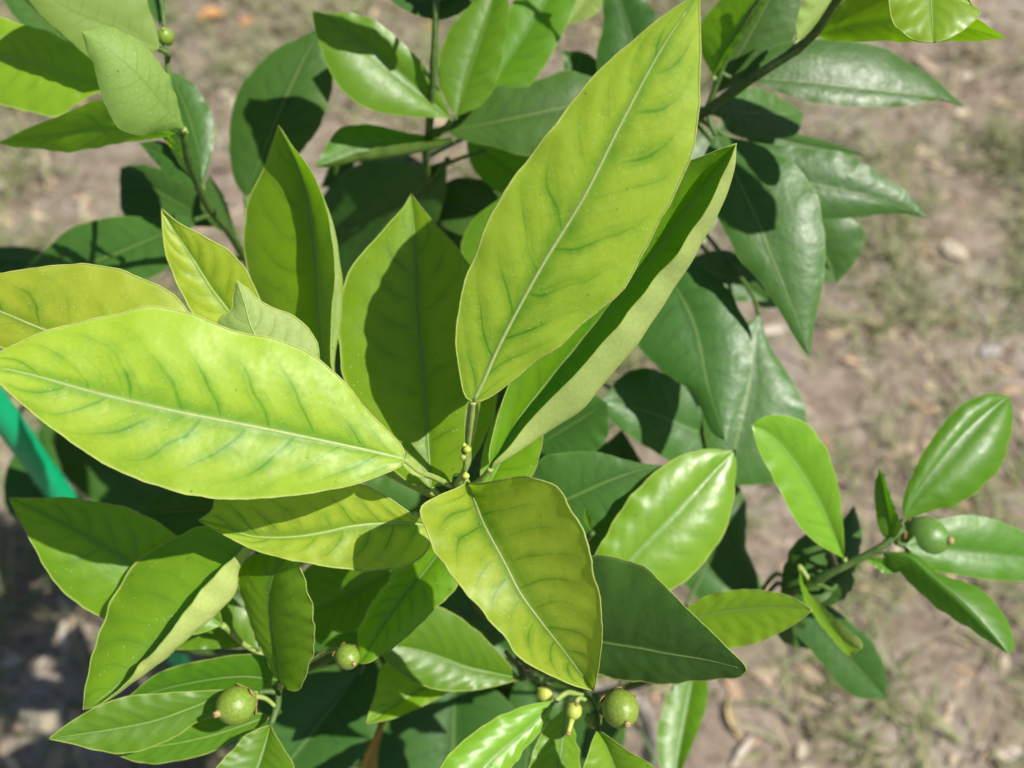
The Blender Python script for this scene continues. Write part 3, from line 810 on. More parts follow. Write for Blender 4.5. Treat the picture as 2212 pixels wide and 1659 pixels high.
# ---- right middle, mature
leaf('D', (1545, 292, 37.6), (1748, 773, 37), [(1590, 380), (1640, 486), (1659, 535), (1702, 641), (1738, 735)],
     [(1520, 340), (1520, 404), (1543, 457), (1575, 518), (1600, 564), (1645, 613), (1680, 666), (1726, 743)],
     [(1617, 306), (1663, 323), (1716, 355), (1751, 397), (1772, 450), (1782, 518), (1781, 589), (1772, 642), (1758, 708)], dl=.1, dr=.2, arch=.3)
leaf('D', (1590, 305, 39), (2005, 472, 39.5), [(1680, 360), (1736, 390), (1891, 428)],
     [(1630, 308), (1700, 315), (1751, 319), (1814, 327), (1856, 348), (1909, 380), (1962, 418)],
     [(1640, 400), (1700, 460), (1786, 474), (1856, 469), (1944, 461)], dl=.1, dr=.1, arch=.3, pet=[(1560, 290, 38.8), (1510, 255, 38.3)])
leaf('D', (1620, 400, 42), (1808, 612, 43), [(1710, 480), (1780, 550)], [(1720, 430), (1800, 460), (1856, 482), (1870, 510), (1856, 550)], [(1640, 490), (1720, 590)], dl=-.1, pet=[(1560, 330, 40), (1500, 262, 38.6)])
leaf('D', (1545, 236, 40), (1736, 244, 42), [(1640, 245)], [(1580, 200), (1638, 190), (1687, 211)], [(1580, 290), (1640, 300), (1722, 288)], dl=.1, dr=-.2)
leaf('D', (1560, 250, 42), (1868, 336, 44), [(1680, 300), (1790, 325)], [(1640, 265), (1720, 287), (1800, 308)], [(1640, 320), (1760, 345)])
leaf('D', (1592, 168, 37.4), (2086, 233, 38.6), [(1716, 175), (1856, 190), (1997, 208)],
     [(1650, 110), (1740, 85), (1838, 90), (1891, 98), (1944, 120), (1997, 155), (2039, 190)], [(1645, 183), (1716, 211), (1786, 225), (1891, 232), (1962, 228), (2032, 216)], dl=.3, dr=-.1, arch=.4)
leaf('D', (1542, 205, 39), (1702, -90, 38), [(1600, 110), (1660, 0)], [(1550, 140), (1590, 50), (1640, -40)], [(1610, 170), (1680, 130), (1715, 82), (1728, 30), (1728, -30)], dl=.1, dr=.1)
leaf('V', (1724, 86, 35.2), (1870, -80, 35), [(1770, 30)], [(1722, 40), (1760, -30)], [(1760, 70), (1810, 10)], under=True)
leaf('V', (1757, 76, 34.5), (2175, 83, 30.6), [(1880, 50), (2050, 55)], [(1764, 53), (1803, 18), (1850, -20), (1950, -50), (2050, 0), (2120, 46)], [(1800, 87), (1891, 90), (2000, 91), (2100, 88)], dl=-.7, dr=.5)
leaf('B', (1992, -185, 29), (2016, 92, 28), [(2000, -90), (2010, 0)], [(1930, -120), (1915, -40), (1922, 20), (1931, 53), (1951, 72), (1983, 88)],
     [(2070, -130), (2090, -50), (2092, 0), (2118, 24), (2092, 56), (2053, 81)], dl=-.1, dr=-.2, fine=True, twig_key='topright', label='broad rounded bright green leaf at the end of a twig')
leaf('G', (2075, -165, 29), (2430, 45, 28), [(2250, -65)], [(2170, -205), (2330, -130), (2430, -30)], [(2150, -75), (2236, -4), (2330, 60)], twig_key='topright')  # leaf out of view, added to shade the mature leaf hanging down
leaf('V', (1540, 165, 37.4), (1672, -40, 36), [(1580, 80)], [(1512, 110), (1510, 60), (1545, 10), (1600, -40)], [(1575, 122), (1610, 65), (1650, 5)], dl=.6, dr=-.6)
leaf('D', (1440, 585, 39), (1568, 953, 37.6), [(1500, 700), (1530, 840)],
     [(1385, 660), (1375, 740), (1430, 800), (1494, 845), (1512, 880), (1540, 937)],
     [(1487, 564), (1540, 592), (1575, 627), (1600, 673), (1621, 712), (1624, 765), (1617, 828), (1596, 888)], dl=.3, dr=.2, arch=.2)
leaf('D', (1640, 680, 42), (1568, 1048, 41), [(1631, 730), (1621, 817), (1598, 920)],
     [(1590, 720), (1545, 800), (1520, 880), (1530, 980)], [(1666, 754), (1705, 810), (1730, 863), (1744, 912), (1735, 980), (1690, 1035), (1620, 1048)], dl=-.1, dr=.1, arch=.2, pet=[(1600, 600, 43), (1440, 430, 44), (1320, 490, 43)])
leaf('D', (1600, 960, 42), (1301, 866, 40), [(1500, 930), (1400, 890)], [(1550, 880), (1480, 830), (1420, 800), (1380, 796), (1340, 814)],
     [(1560, 1010), (1480, 1010), (1412, 975), (1359, 940), (1317, 905)], dl=.1, dr=-.1, arch=.2, pet=[(1500, 1100, 46), (1300, 1300, 53), (1190, 1330, 57.5)])
leaf('D', (1150, 970, 40), (1312, 870, 39), [(1230, 920)], [(1180, 890), (1250, 840)], [(1230, 1000), (1310, 950)], dl=.2)
leaf('D', (1500, 1000, 43), (1642, 1285, 43), [(1550, 1120), (1590, 1200)], [(1560, 1010), (1610, 1080), (1610, 1180), (1632, 1228)], [(1480, 1100), (1530, 1220), (1590, 1280)], dl=.2, dr=-.1, pet=[(1450, 1150, 46), (1360, 1480, 51)])
leaf('D', (1480, 560, 43), (1660, 650, 44), [(1570, 600)], [(1570, 540), (1650, 600)], [(1500, 620), (1590, 650)])
leaf('D', (1620, 640, 45), (1690, 665, 46), [(1655, 645)], [(1660, 625)], [(1640, 662)], pet=[(1560, 580, 45), (1400, 420, 44), (1330, 480, 43)])
# ---- top left spray
leaf('V', (397, 279, 32.6), (176, 68, 30), [(387, 265), (352, 225), (316, 179), (264, 130), (211, 92)],
     [(387, 239), (373, 190), (348, 141), (316, 102), (281, 77), (239, 58), (197, 58)],
     [(352, 281), (306, 292), (260, 281), (243, 260), (221, 211), (200, 141), (183, 95)], dl=.5, dr=.2, arch=.7, bulge=.12, under=True, twig_key='left')
leaf('V', (385, 292, 33.4), (-8, 309, 37), [(270, 275), (120, 290)], [(300, 250), (218, 214), (169, 232), (123, 253), (53, 281)], [(316, 302), (246, 313), (148, 327), (70, 320)], dl=-.9, dr=.6, twig_key='left')
leaf('B', (250, 185, 34.6), (-150, 130, 35.2), [(141, 163), (88, 138), (0, 122)], [(200, 130), (134, 82), (60, 55), (-20, 38), (-100, 70)], [(190, 210), (123, 251), (70, 243), (0, 225), (-80, 185)], dl=.1, dr=-.1, pet=[(320, 200, 35.6), (372, 205, 34.2)])
leaf('G', (345, 105, 34), (40, -60, 32), [(250, 60), (150, 20)], [(340, 70), (327, 30), (300, -30), (200, -90), (100, -90)], [(290, 130), (220, 140), (186, 120), (148, 84), (105, 49), (74, 15), (50, -20)], under=True, dl=.1, dr=.1)
leaf('D', (200, 140, 40), (-20, -60, 40), [(100, 50)], [(180, 60), (100, -40)], [(110, 110), (20, 20)], pet=[(300, 180, 38), (370, 210, 34.3)])
leaf('D', (305, -90, 36), (346, 58, 35), [(325, -20)], [(318, -30), (318, 5)], [(350, -40), (352, 20)])
leaf('D', (438, 398, 38), (364, 152, 38), [(430, 330), (400, 230)], [(400, 370), (360, 300), (345, 220)], [(453, 352), (461, 299), (457, 246), (439, 211), (415, 179)], dl=.2, dr=.2, twig_key='left')
leaf('D', (424, 405, 38), (300, 308, 39), [(370, 350)], [(400, 350), (352, 306)], [(404, 402), (366, 381), (327, 341)], dl=.1, dr=-.1, twig_key='left')
leaf('V', (400, 345, 35), (342, 286, 34.6), [(370, 315)], [(385, 315), (360, 290)], [(380, 328), (355, 306)], twig_key='left')
leaf('D', (480, 490, 42), (260, 362, 43), [(370, 430)], [(430, 405), (352, 366), (299, 356)], [(430, 490), (330, 490), (267, 464), (259, 410)], twig_key='left')
leaf('D', (505, 490, 41), (452, 378, 42), [(480, 430)], [(485, 430), (465, 395)], [(480, 500), (440, 460), (435, 410)], twig_key='left')
leaf('D', (420, 475, 40.5), (55, 592, 41), [(355, 503), (299, 527), (211, 562)], [(380, 465), (334, 470), (281, 467), (211, 475), (151, 496), (105, 534)], [(390, 540), (360, 580), (316, 603), (230, 615), (130, 612)], dl=.15, dr=-.1, arch=.2, twig_key='left')
leaf('D', (130, 575, 45), (-120, 560, 46), [(20, 560)], [(80, 540), (0, 533)], [(80, 610), (0, 600)], pet=[(300, 540, 45), (530, 560, 42)])
leaf('D', (530, 426, 42), (692, 60, 41), [(560, 350), (605, 240), (650, 140)],
     [(508, 392), (498, 350), (496, 290), (500, 246), (512, 204), (548, 151), (598, 105), (640, 84)], [(580, 400), (654, 323), (690, 275), (715, 200), (720, 120)], dl=.1, dr=.2, arch=.3, pet=[(535, 480, 42), (530, 560, 42.2)])
# ---- top middle spray
leaf('G', (975, 256, 38.6), (673, 20, 37), [(900, 190), (820, 120), (740, 60)],
     [(962, 225), (947, 190), (922, 151), (887, 109), (841, 67), (806, 42), (753, 27), (701, 30)],
     [(929, 254), (877, 251), (817, 243), (768, 221), (729, 183), (701, 127), (683, 70)], dl=-.1, dr=-.3, arch=.2, bulge=.1, pet=[(960, 275, 39), (927, 285, 39.5)])
leaf('G', (985, 252, 39), (1085, -80, 39), [(1010, 170), (1050, 50)], [(950, 190), (948, 130), (971, 63), (1000, 28), (1035, -10)], [(1040, 225), (1072, 180), (1088, 110), (1100, 20)], dl=-.1, dr=-.2, pet=[(960, 275, 39.4), (927, 290, 39.7)])
leaf('G', (1010, 255, 40), (1250, -120, 40), [(1090, 140), (1170, 20)], [(1020, 180), (1075, 90), (1110, 0), (1170, -80)], [(1090, 230), (1161, 165), (1196, 109), (1225, 53), (1246, 0)], dl=-.1, dr=-.2, pet=[(970, 280, 40), (926, 300, 40)])
leaf('D', (962, 282, 40), (1345, 205, 40), [(1060, 265), (1180, 240)], [(985, 252), (1035, 211), (1087, 183), (1175, 169), (1217, 150), (1274, 165)], [(1000, 302), (1070, 318), (1140, 337), (1240, 310)], dl=.2, dr=-.1, arch=.3, pet=[(940, 288, 40), (925, 298, 40)])
leaf('G', (1008, 296, 43), (1190, 425, 42), [(1090, 360)], [(1060, 290), (1150, 340)], [(1010, 330), (1022, 365), (1052, 397), (1100, 425)], pet=[(960, 320, 42), (922, 340, 41)])
leaf('G', (980, 303, 39.6), (680, 360, 39), [(880, 310, 39.8), (780, 325)], [(930, 295), (873, 285), (817, 271), (771, 269), (729, 281), (701, 323)], [(947, 305), (859, 312), (771, 330), (718, 350)], dl=-.1, dr=-.7,
     MR=([(947, 320), (859, 338), (771, 350), (715, 361)], -.2), pet=[(950, 305, 40.4), (922, 330, 40.7)])
leaf('D', (965, 345, 41.5), (690, 660, 48), [(840, 480), (760, 590)], [(908, 362), (859, 350), (806, 346), (753, 366), (700, 420), (680, 540)], [(960, 430), (900, 560), (790, 660)], dl=.1, dr=.1)
leaf('D', (770, 345, 45), (692, 405, 45), [(730, 370)], [(720, 350)], [(740, 400)], pet=[(850, 360, 45), (940, 450, 44)])
leaf('D', (1040, -20, 37), (820, -20, 37), [(930, 5)], [(1000, -60), (880, -60)], [(1005, 20), (950, 42), (880, 25)], pet=[(980, -10, 37), (941, 0, 36.4)])
leaf('D', (930, 430, 44), (1090, 480, 43), [(1010, 450)], [(980, 385), (1060, 400)], [(960, 490), (1040, 510)])
leaf('G', (1100, 640, 39), (1085, 425, 38), [(1090, 530)], [(1030, 610), (995, 540), (1021, 475), (1052, 448)], [(1140, 580), (1130, 490)], pet=[(1090, 720, 43), (1010, 720, 48)])
leaf('D', (1400, 220, 42), (1315, -80, 41), [(1370, 100)], [(1300, 170), (1288, 120), (1302, 60), (1303, -10)], [(1440, 140), (1410, 20)], dl=.1)
leaf('D', (1350, 260, 43), (1215, 110, 43), [(1280, 180)], [(1260, 220), (1222, 160)], [(1320, 170), (1270, 115)])
leaf('V', (1310, -60, 40), (1222, 58, 40), [(1265, 0)], [(1250, -30), (1228, 20)], [(1306, -10), (1290, 30)], under=True, pet=[(1200, -70, 39), (1050, -40, 38), (942, 0, 36.5)])
leaf('G', (946, -75, 35.5), (1340, -190, 31.5), [(1140, -150)], [(1000, -200), (1140, -280), (1270, -270)], [(1000, -60), (1120, -45), (1250, -90)], twig_key='topmid')  # out of view above, added to shade the leaves of this spray
leaf('G', (960, -52, 34.2), (1015, -330, 31), [(970, -180)], [(880, -80), (845, -170), (900, -280)], [(1020, -55), (1090, -130), (1090, -240)], twig_key='topmid')  # also out of view, placed so its shadow falls on the spray's left leaf
leaf('G', (1330, -110, 37), (1560, -330, 33), [(1440, -230)], [(1340, -200), (1450, -330)], [(1400, -90), (1530, -190)], pet=[(1200, -90, 38), (1050, -45, 38.2), (942, 0, 36.6)])  # third unseen leaf, added for the shade it casts
leaf('D', (1010, 600, 46), (880, 420, 45), [(940, 510)], [(900, 560), (850, 470)], [(1010, 510), (950, 430)])
leaf('D', (760, 880, 48), (600, 640, 46), [(680, 760)], [(640, 820), (590, 720)], [(760, 790), (700, 680)])
leaf('D', (1060, 860, 49), (1010, 1160, 46), [(1030, 1010)], [(960, 930), (930, 1060)], [(1110, 960), (1080, 1090)])
leaf('D', (960, 1160, 47), (760, 1060, 46), [(860, 1110)], [(900, 1060), (820, 1030)], [(900, 1170), (810, 1140)])

leaf('D', (945, 440, 46), (800, 330, 51), [(870, 395)], [(880, 455), (800, 420)], [(930, 370), (860, 325)], dl=.2, dr=-.2)
leaf('D', (1010, 640, 49), (1130, 420, 45), [(1070, 530)], [(1000, 540), (1050, 440)], [(1090, 620), (1150, 520)], dl=.3, dr=-.3)
leaf('D', (960, 520, 46), (700, 470, 52), [(830, 500)], [(900, 560), (780, 550)], [(900, 450), (780, 430)], dl=.2, dr=-.2)
# ---- older leaves lower down inside the crown, behind the ones above
def inside(poly, x, y):
    px, py = poly[:, 0], poly[:, 1]
    qx, qy = np.roll(px, -1), np.roll(py, -1)
    hit = ((py > y) != (qy > y)) & (x < (qx - px) * (y - py) / (qy - py + 1e-9) + px)
    return bool(hit.sum() % 2)
def inner_leaves(n):
    rng = random.Random(77)
    shown = list(POLYS)
    done = 0
    for _ in range(9000):
        if done >= n:
            break
        z = rng.uniform(44, 64)
        cx, cy = rng.uniform(60, 1800), rng.uniform(250, 1780)
        ln = rng.uniform(6.5, 9.5) / z * FPX; wd = ln * rng.uniform(.36, .46)
        a = rng.uniform(0, 2 * math.pi)
        ca, sa = math.cos(a), math.sin(a)
        Q = lambda u, v: (cx + u * ln * ca - v * wd * sa, cy + u * ln * sa + v * wd * ca)
        rim = [Q(-.5, 0), Q(.5, 0), Q(-.25, .45), Q(-.25, -.45), Q(.1, .5), Q(.1, -.5), Q(.33, .28), Q(.33, -.28), Q(0, 0)]
        if not all(y > 1670 or any(zz < z and inside(p_, x, y) for p_, zz in shown) for x, y in rim):
            continue
        b0 = Q(-.5, 0)
        dz = rng.uniform(-2, 2)
        o = P(b0[0], b0[1], z)
        if min((q - o).length for pth in TW.values() for q in pth) > .085 or P(cx, cy, z).z < .1:
            continue
        leaf('D', (b0[0], b0[1], z), Q(.5, 0) + (z + dz,), [Q(0, .02)], [Q(-.25, -.4), Q(.05, -.5), Q(.33, -.28)], [Q(-.25, .4), Q(.05, .5), Q(.33, .28)], dl=-.2, dr=-.2, arch=.3)
        done += 1
    print('inner leaves', done)
inner_leaves(45)

# ------------------------------------------------------------------ fruit
def fruit(cx, cy, z, rad_px, axis_px, mat, twig_key, style=0.0, scar=True, calyx=True, elong=1.08, label=None):
    c = P(cx, cy, z)
    r = rad_px / FPX * z * 0.01
    # axis_px: image-plane vector (and depth) from the fruit's centre towards its blossom end
    ax = (rgt * axis_px[0] - upv * axis_px[1] + fwd * axis_px[2]).normalized()
    xx = ax.orthogonal().normalized(); yy = ax.cross(xx)
    def lathe(prof, n=28, wob=0.0):
        vs, fs = [], []
        for i, (h, q) in enumerate(prof):
            for k in range(n):
                an = 2 * math.pi * k / n
                qq = q * (1 + wob * math.sin(an * 5 + .4))
                vs.append(ax * h + (xx * math.cos(an) + yy * math.sin(an)) * qq)
        for i in range(len(prof) - 1):
            for k in range(n):
                a, b_ = i * n + k, i * n + (k + 1) % n
                fs.append((a, b_, b_ + n, a + n))
        fs.append(tuple(range(n - 1, -1, -1)))
        fs.append(tuple((len(prof) - 1) * n + k for k in range(n)))
        return vs, fs
    prof = []
    for i in range(25):
        t = math.pi * i / 24
        h = -math.cos(t) * r * elong
        q = math.sin(t) * r
        if t > 2.55:
            h += r * .10 * ((t - 2.55) / .6) ** 1.5
        prof.append((h, max(q, r * .03)))
    vs, fs = lathe(prof, 28, .006)
    o = link_mesh('fruit', vs, fs, M[mat], tree, c - TREE_BASE)
    if label: o['label'] = label
    tipz = prof[-1][0]
    if scar:
        e = r * (.16 + style * .1)
        ln = r * (.14 + style)
        vs, fs = lathe([(tipz - r * .06, e * 1.25), (tipz + ln * .3, e * 1.05), (tipz + ln * .8, e * .95), (tipz + ln, e * .75), (tipz + ln * .92, e * .4)], 12)
        link_mesh('style_scar', vs, fs, M['scar' if style < .5 else 'fruit2'], o)
        if style >= .5:
            vs, fs = lathe([(tipz + ln * .97, e * .9), (tipz + ln * 1.1, e * 1.15), (tipz + ln * 1.18, e * .8)], 12)
            link_mesh('stigma', vs, fs, M['scar'], o)
    if calyx:
        # five dry pointed sepals cupped behind the fruit
        vs, fs = [], []
        n = 40
        rng = random.Random(int(cx))
        for i, fq in enumerate((0.0, .45, .8, 1.0)):
            for k in range(n):
                an = 2 * math.pi * k / n
                lobe = .5 + .5 * math.cos(an * 5)
                rr_ = r * (.14 + fq * (.46 + .52 * lobe * fq))
                hh = -r * elong * 1.06 + r * .50 * fq ** 1.6 * (.5 + .7 * lobe) - r * .03
                hh += r * .06 * mnoise.noise((k * .5, fq * 3, cx))
                # keep outside the skin
                t = min(.93, rr_ / r)
                skin = -r * elong * math.sqrt(1 - t * t)
                if rr_ / r > .85: hh += r * .10
                hh = min(hh, skin - r * .035)
                vs.append(ax * hh + (xx * math.cos(an) + yy * math.sin(an)) * rr_)
        for i in range(3):
            for k in range(n):
                a, b_ = i * n + k, i * n + (k + 1) % n
                fs.append((a, b_, b_ + n, a + n))
        cal = link_mesh('calyx', vs, fs, M['calyx'], o)
        md = cal.modifiers.new('thick', 'SOLIDIFY'); md.thickness = r * .06; md.offset = -1
    # stalk to the twig
    s0 = c - ax * r * elong * .98
    best = None
    for q in TW[twig_key]:
        dd = (q - s0).length
        if best is None or dd < best[0]:
            best = (dd, q)
    tgt = best[1]
    p1 = s0 - ax * min(best[0] * .5, .006)
    path = [s0.lerp(p1, t) .lerp(p1.lerp(tgt, t), t) for t in np.linspace(0, 1, 10)]
    vs, fs = tube([q - c for q in path], [.0008 - .0002 * i / 9 for i in range(10)], 8)
    link_mesh('fruit_stalk', vs, fs, M['stalk'], o)

fruit(510, 1524, 31.6, 41, (-.62, .14, -.75), 'fruit', 'bottomleft', style=.10)
fruit(750, 1419, 31.5, 27, (.55, .25, -.75), 'fruit', 'bottomleft', style=.0)
fruit(1340, 1531, 31.5, 40, (.22, .42, -.85), 'fruit', 'bottommid', style=.0)
fruit(1178, 1498, 35, 18, (.1, .9, -.4), 'fruit2', 'bottommid', scar=False)
fruit(1240, 1536, 31.8, 17, (-.28, .85, -.45), 'fruit2', 'bottommid', style=1.5)
fruit(1283, 1556, 33, 17, (-.1, .4, -.9), 'fruit', 'bottommid', style=.0)
fruit(357, 79, 34.8, 19, (.1, -.4, -.9), 'fruit', 'left_b', style=.0)
fruit(336, 100, 35, 9, (-.7, -.6, -.4), 'fruit2', 'left_b', scar=False)
fruit(1998, 1160, 37.0, 46, (.72, .05, -.68), 'fruit3', 'right', style=.0)
# flower bud stump at the tip of the top shoot
def stump():
    pts = [(984, 1046, 30.5), (1003, 1018, 29.7), (1006, 985, 29.2), (1005, 972, 29.0)]
    path = path3(pts, 14)
    o0 = path[0].copy()
    vs, fs = tube([p - o0 for p in path], [.00075 + .0004 * max(0, (i - 9) / 4) for i in range(14)], 8)
    o = link_mesh('bud_stalk', vs, fs, M['stalk'], tree, o0 - TREE_BASE)
    for (x, y, z, r, m) in ((1009, 971, 28.8, .00115, 'fruit2'), (1000, 988, 28.9, .0009, 'rim'), (1003, 962, 28.9, .0007, 'fruit2'), (1006, 1028, 29.5, .0011, 'fruit2')):
        c = P(x, y, z)
        prof = [(c - o0) + upv * (-r + 2 * r * k / 6) for k in range(7)]
        vs, fs = tube(prof, [max(.0002, math.sin(math.pi * (k + .4) / 6.8) * r) for k in range(7)], 9)
        link_mesh('bud', vs, fs, M[m], o)
stump()

# ------------------------------------------------------------------ green stake
def build_stake():
    a = P(18, 912, 45.0)
    base = Vector((a.x, a.y, 0))
    top = a.z + .20
    root = bpy.data.objects.new('garden_stake', None); col.objects.link(root); root.location = base
    tag(root, 'bright green plastic-coated garden stake standing beside the citrus tree', 'stake')
    r = .0057
    n = 90
    path, rad = [], []
    for i in range(n):
        h = -.06 + (top + .06) * i / (n - 1)
        path.append(Vector((0, 0, h))); rad.append(r * (1 + .02 * math.sin(h * 900)))
    vs, fs = tube(path, rad, 20)
    link_mesh('rod', vs, fs, M['stake'], root)
    path = [Vector((0, 0, top - .012 + .02 * k / 8)) for k in range(9)]
    vs, fs = tube(path, [r * 1.25 * math.sqrt(max(.02, 1 - (k / 8.2) ** 3)) for k in range(9)], 20)
    link_mesh('cap', vs, fs, M['stake'], root)
    # rows of small gripping nubs
    vs, fs = [], []
    k = 0
    h = .03
    while h < top - .02:
        an = k * 2.4
        c = Vector((math.cos(an) * r * .97, math.sin(an) * r * .97, h))
        d = Vector((math.cos(an), math.sin(an), 0))
        b0 = len(vs)
        s = d.cross(Vector((0, 0, 1)))
        for q in range(6):
            w_ = 2 * math.pi * q / 6
            vs.append(c + (s * math.cos(w_) + Vector((0, 0, 1)) * math.sin(w_)) * .0013)
        vs.append(c + d * .0009)
        for q in range(6):
            fs.append((b0 + q, b0 + (q + 1) % 6, b0 + 6))
        h += .011; k += 1
    link_mesh('nubs', vs, fs, M['stake'], root)['kind'] = 'stuff'
build_stake()

# ------------------------------------------------------------------ things lying on the ground
def tint_material(name, rough=.8, trans=.0):
    b = NB(name)
    at = b.n('ShaderNodeAttribute', attribute_name='tint')
    pr = b.n('ShaderNodeBsdfPrincipled'); b.link(at.outputs['Color'], pr.inputs['Base Color'])
    pr.inputs['Roughness'].default_value = rough; pr.inputs['Specular IOR Level'].default_value = .25
    if trans:
        tl = b.n('ShaderNodeBsdfTranslucent'); b.link(at.outputs['Color'], tl.inputs['Color'])
        mx = b.n('ShaderNodeMixShader'); mx.inputs[0].default_value = trans
        b.link(pr.outputs[0], mx.inputs[1]); b.link(tl.outputs[0], mx.inputs[2]); b.link(mx.outputs[0], b.out.inputs['Surface'])
    else:
        b.link(pr.outputs[0], b.out.inputs['Surface'])
    return b.m

XR, Y0, Y1 = 1.35, -.15, 2.15
def build_grass():
    rng = random.Random(11)
    vs, fs, cs = [], [], []
    pal = [(.21, .26, .09), (.25, .30, .12), (.30, .33, .16), (.37, .36, .20), (.17, .23, .07), (.42, .37, .22), (.28, .31, .17)]
    count = 0
    while count < 62000:
        x = rng.uniform(-XR, XR); y = rng.uniform(Y0, Y1)
        m = .5 + .5 * mnoise.noise((x * 3.2 + 9, y * 3.2, 0)) + .45 * mnoise.noise((x * 10, y * 10 + 4, 2))
        if rng.random() > max(0.05, (m - .34) * 2.0):
            continue
        tuft = rng.randint(2, 7)
        for _ in range(tuft):
            px, py = x + rng.gauss(0, .008), y + rng.gauss(0, .008)
            h0 = ground_height(px, py) - .002
            an = rng.uniform(0, 2 * math.pi)
            ln = rng.uniform(.014, .050); wd = rng.uniform(.0007, .0018)
            lean = rng.uniform(.5, 1.5)
            d = (math.cos(an), math.sin(an)); s = (-d[1], d[0])
            c = pal[rng.randrange(len(pal))]; k = rng.uniform(.75, 1.2)
            b0 = len(vs)
            for i, f in enumerate((0, .5, 1)):
                rr = ln * math.sin(lean * f) / max(lean, .1) * (1 if lean < 1 else 1.1)
                hh = ln * f * math.cos(lean * f * .8)
                w_ = wd * (1 - f * .95)
                for sg in (-1, 1):
                    vs.append((px + d[0] * rr * 1.2 + s[0] * w_ * sg, py + d[1] * rr * 1.2 + s[1] * w_ * sg, h0 + max(hh, .003 * f)))
                    cs.append((c[0] * k, c[1] * k, c[2] * k, 1))
            fs.append((b0, b0 + 1, b0 + 3, b0 + 2)); fs.append((b0 + 2, b0 + 3, b0 + 5, b0 + 4))
            count += 1
    o = link_mesh('grass', vs, fs, tint_material('grass_blade', .6, .3), smooth=True, colr=cs)
    tag(o, 'thin sparse grass growing in tufts through the sandy soil', 'grass', kind='stuff')

def build_litter():
    rng = random.Random(5)
    vs, fs, cs = [], [], []
    pal = [(.42, .33, .23), (.34, .26, .19), (.48, .40, .30), (.26, .18, .12), (.16, .12, .085), (.46, .40, .33), (.42, .29, .19), (.36, .32, .23), (.48, .39, .25)]
    for _ in range(15000):
        x = rng.uniform(-XR, XR); y = rng.uniform(Y0, Y1)
        if mnoise.noise((x * 6 + 3, y * 6, 8)) < -.25 and rng.random() < .7:
            continue
        ln = rng.choice([.005, .008, .012, .018, .028]) * rng.uniform(.7, 1.4)
        wd = ln * rng.uniform(.10, .42)
        th = rng.uniform(.0006, .0018)
        an = rng.uniform(0, math.pi); tilt = rng.gauss(0, .18)
        h0 = ground_height(x, y)
        c = pal[rng.randrange(len(pal))]; k = rng.uniform(.7, 1.25)
        b0 = len(vs)
        n = 5
        for lvl in (0, 1):
            for q in range(n):
                a = 2 * math.pi * q / n + .3
                rx = math.cos(a) * ln * .5 * (.8 + .4 * ((q * 7 + int(x * 999)) % 5) / 5); ry = math.sin(a) * wd * .5
                vs.append((x + rx * math.cos(an) - ry * math.sin(an), y + rx * math.sin(an) + ry * math.cos(an), h0 + rx * tilt + (th * 1.3 if lvl else -.0012)))
                cs.append((c[0] * k, c[1] * k, c[2] * k, 1))
        fs.append(tuple(b0 + n + q for q in range(n)))
        for q in range(n):
            fs.append((b0 + q, b0 + (q + 1) % n, b0 + n + (q + 1) % n, b0 + n + q))
    o = link_mesh('leaf_litter', vs, fs, tint_material('litter_flake', .9), smooth=False, colr=cs)
    tag(o, 'crumbled dry bark, leaf scraps and wood chips strewn over the soil', 'litter', kind='stuff')

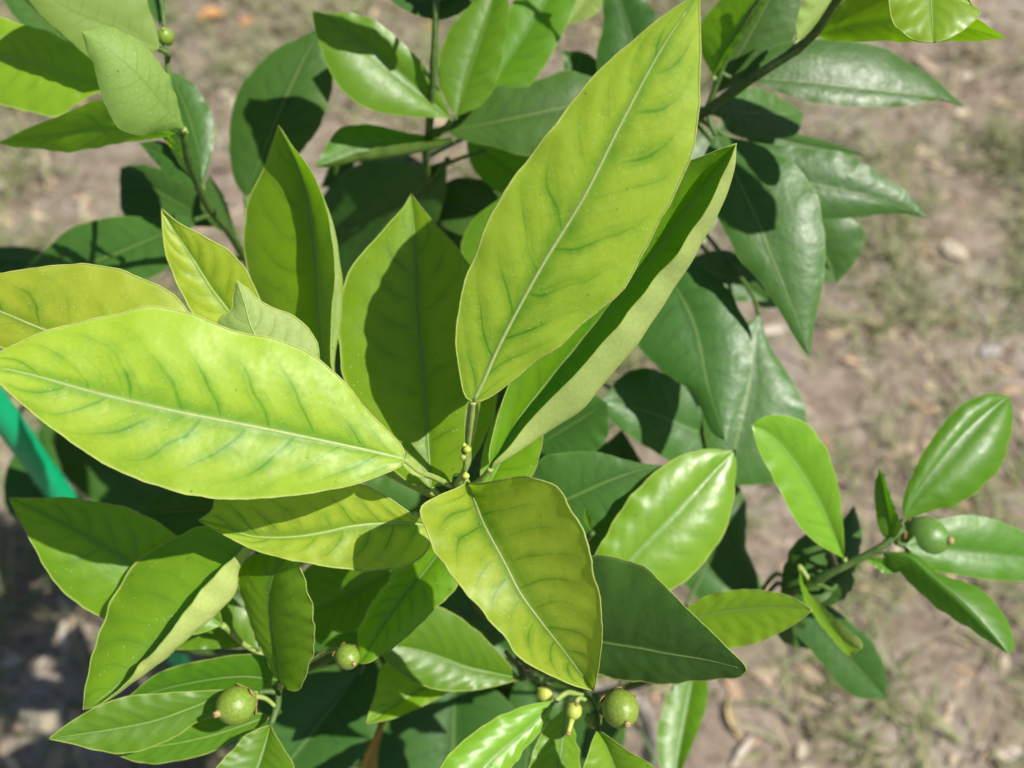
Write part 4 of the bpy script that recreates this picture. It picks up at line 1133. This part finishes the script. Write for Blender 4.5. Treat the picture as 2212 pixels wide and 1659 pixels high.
def dead_leaf(pos, ln, wd, an, c, curl, label, group=None):
    vs, fs, cs = [], [], []
    nu, nv = 12, 6
    for i in range(nu):
        f = i / (nu - 1)
        w_ = wd * math.sin(math.pi * min(.98, f * .96 + .02)) ** .7
        for j in range(nv + 1):
            v = j / nv * 2 - 1
            y = v * w_ * .5 * math.cos(curl * abs(v))
            z = w_ * .5 * abs(v) * math.sin(curl * abs(v)) + ln * .10 * math.sin(math.pi * f) * curl
            x = (f - .5) * ln
            y += ln * .16 * math.sin(math.pi * f)
            vs.append((x, y, z + .001)); k = .75 + .5 * abs(v) * (.5 + .5 * mnoise.noise((f * 6, v * 2, an)))
            cs.append((c[0] * k, c[1] * k, c[2] * k, 1))
    for i in range(nu - 1):
        for j in range(nv):
            a = i * (nv + 1) + j
            fs.append((a, a + 1, a + nv + 2, a + nv + 1))
    o = link_mesh('dead_leaf', vs, fs, DLM, colr=cs)
    o.location = (pos[0], pos[1], ground_height(pos[0], pos[1]) + .001)
    o.rotation_euler = (0, 0, an)
    md = o.modifiers.new('thick', 'SOLIDIFY'); md.thickness = .0005
    tag(o, label, 'dead leaf', group)

build_grass()
build_litter()
DLM = tint_material('dry_leaf', .8, .1)
dead_leaf(G(1590, 1555), .036, .007, 1.75, (.60, .47, .26), .7, 'curved tan dead leaf lying on the soil below the right spray')
dead_leaf(G(458, 42), .032, .020, .4, (.66, .34, .13), .3, 'bright orange dead leaf lying beyond the top shoots')
dead_leaf(G(540, 60), .020, .013, 1.1, (.55, .30, .14), .4, 'small orange-brown dead leaf beside the bright orange one')
dead_leaf(G(2140, 768), .022, .012, .2, (.50, .46, .44), .3, 'pale grey weathered dead leaf on bare soil')
dead_leaf(G(2060, 545), .030, .018, 2.2, (.60, .52, .40), .3, 'pale straw-coloured dead leaf among thin grass')
dead_leaf(G(935, 60), .024, .015, 2.0, (.64, .36, .15), .3, 'orange dead leaf showing between the upper stems')
rng = random.Random(21)
for k in range(26):
    x = rng.uniform(-.85, .95); y = rng.uniform(.1, 1.7)
    c = rng.choice([(.40, .27, .16), (.46, .34, .22), (.32, .20, .12), (.50, .40, .30), (.44, .25, .14)])
    dead_leaf((x, y), rng.uniform(.018, .042), rng.uniform(.008, .018), rng.uniform(0, 6.28), c, rng.uniform(.2, .9),
              'brown dry fallen leaf scattered on the sandy soil', 'brown dead leaves scattered on the soil')

for i, pl_, ln, wd, o in LEAVES:
    if pl_ > .06 or ln > .13 or ln < .012:
        print('LEAF', i, 'petiole %.3f length %.3f width %.3f' % (pl_, ln, wd))
print('leaves', len(LEAVES))
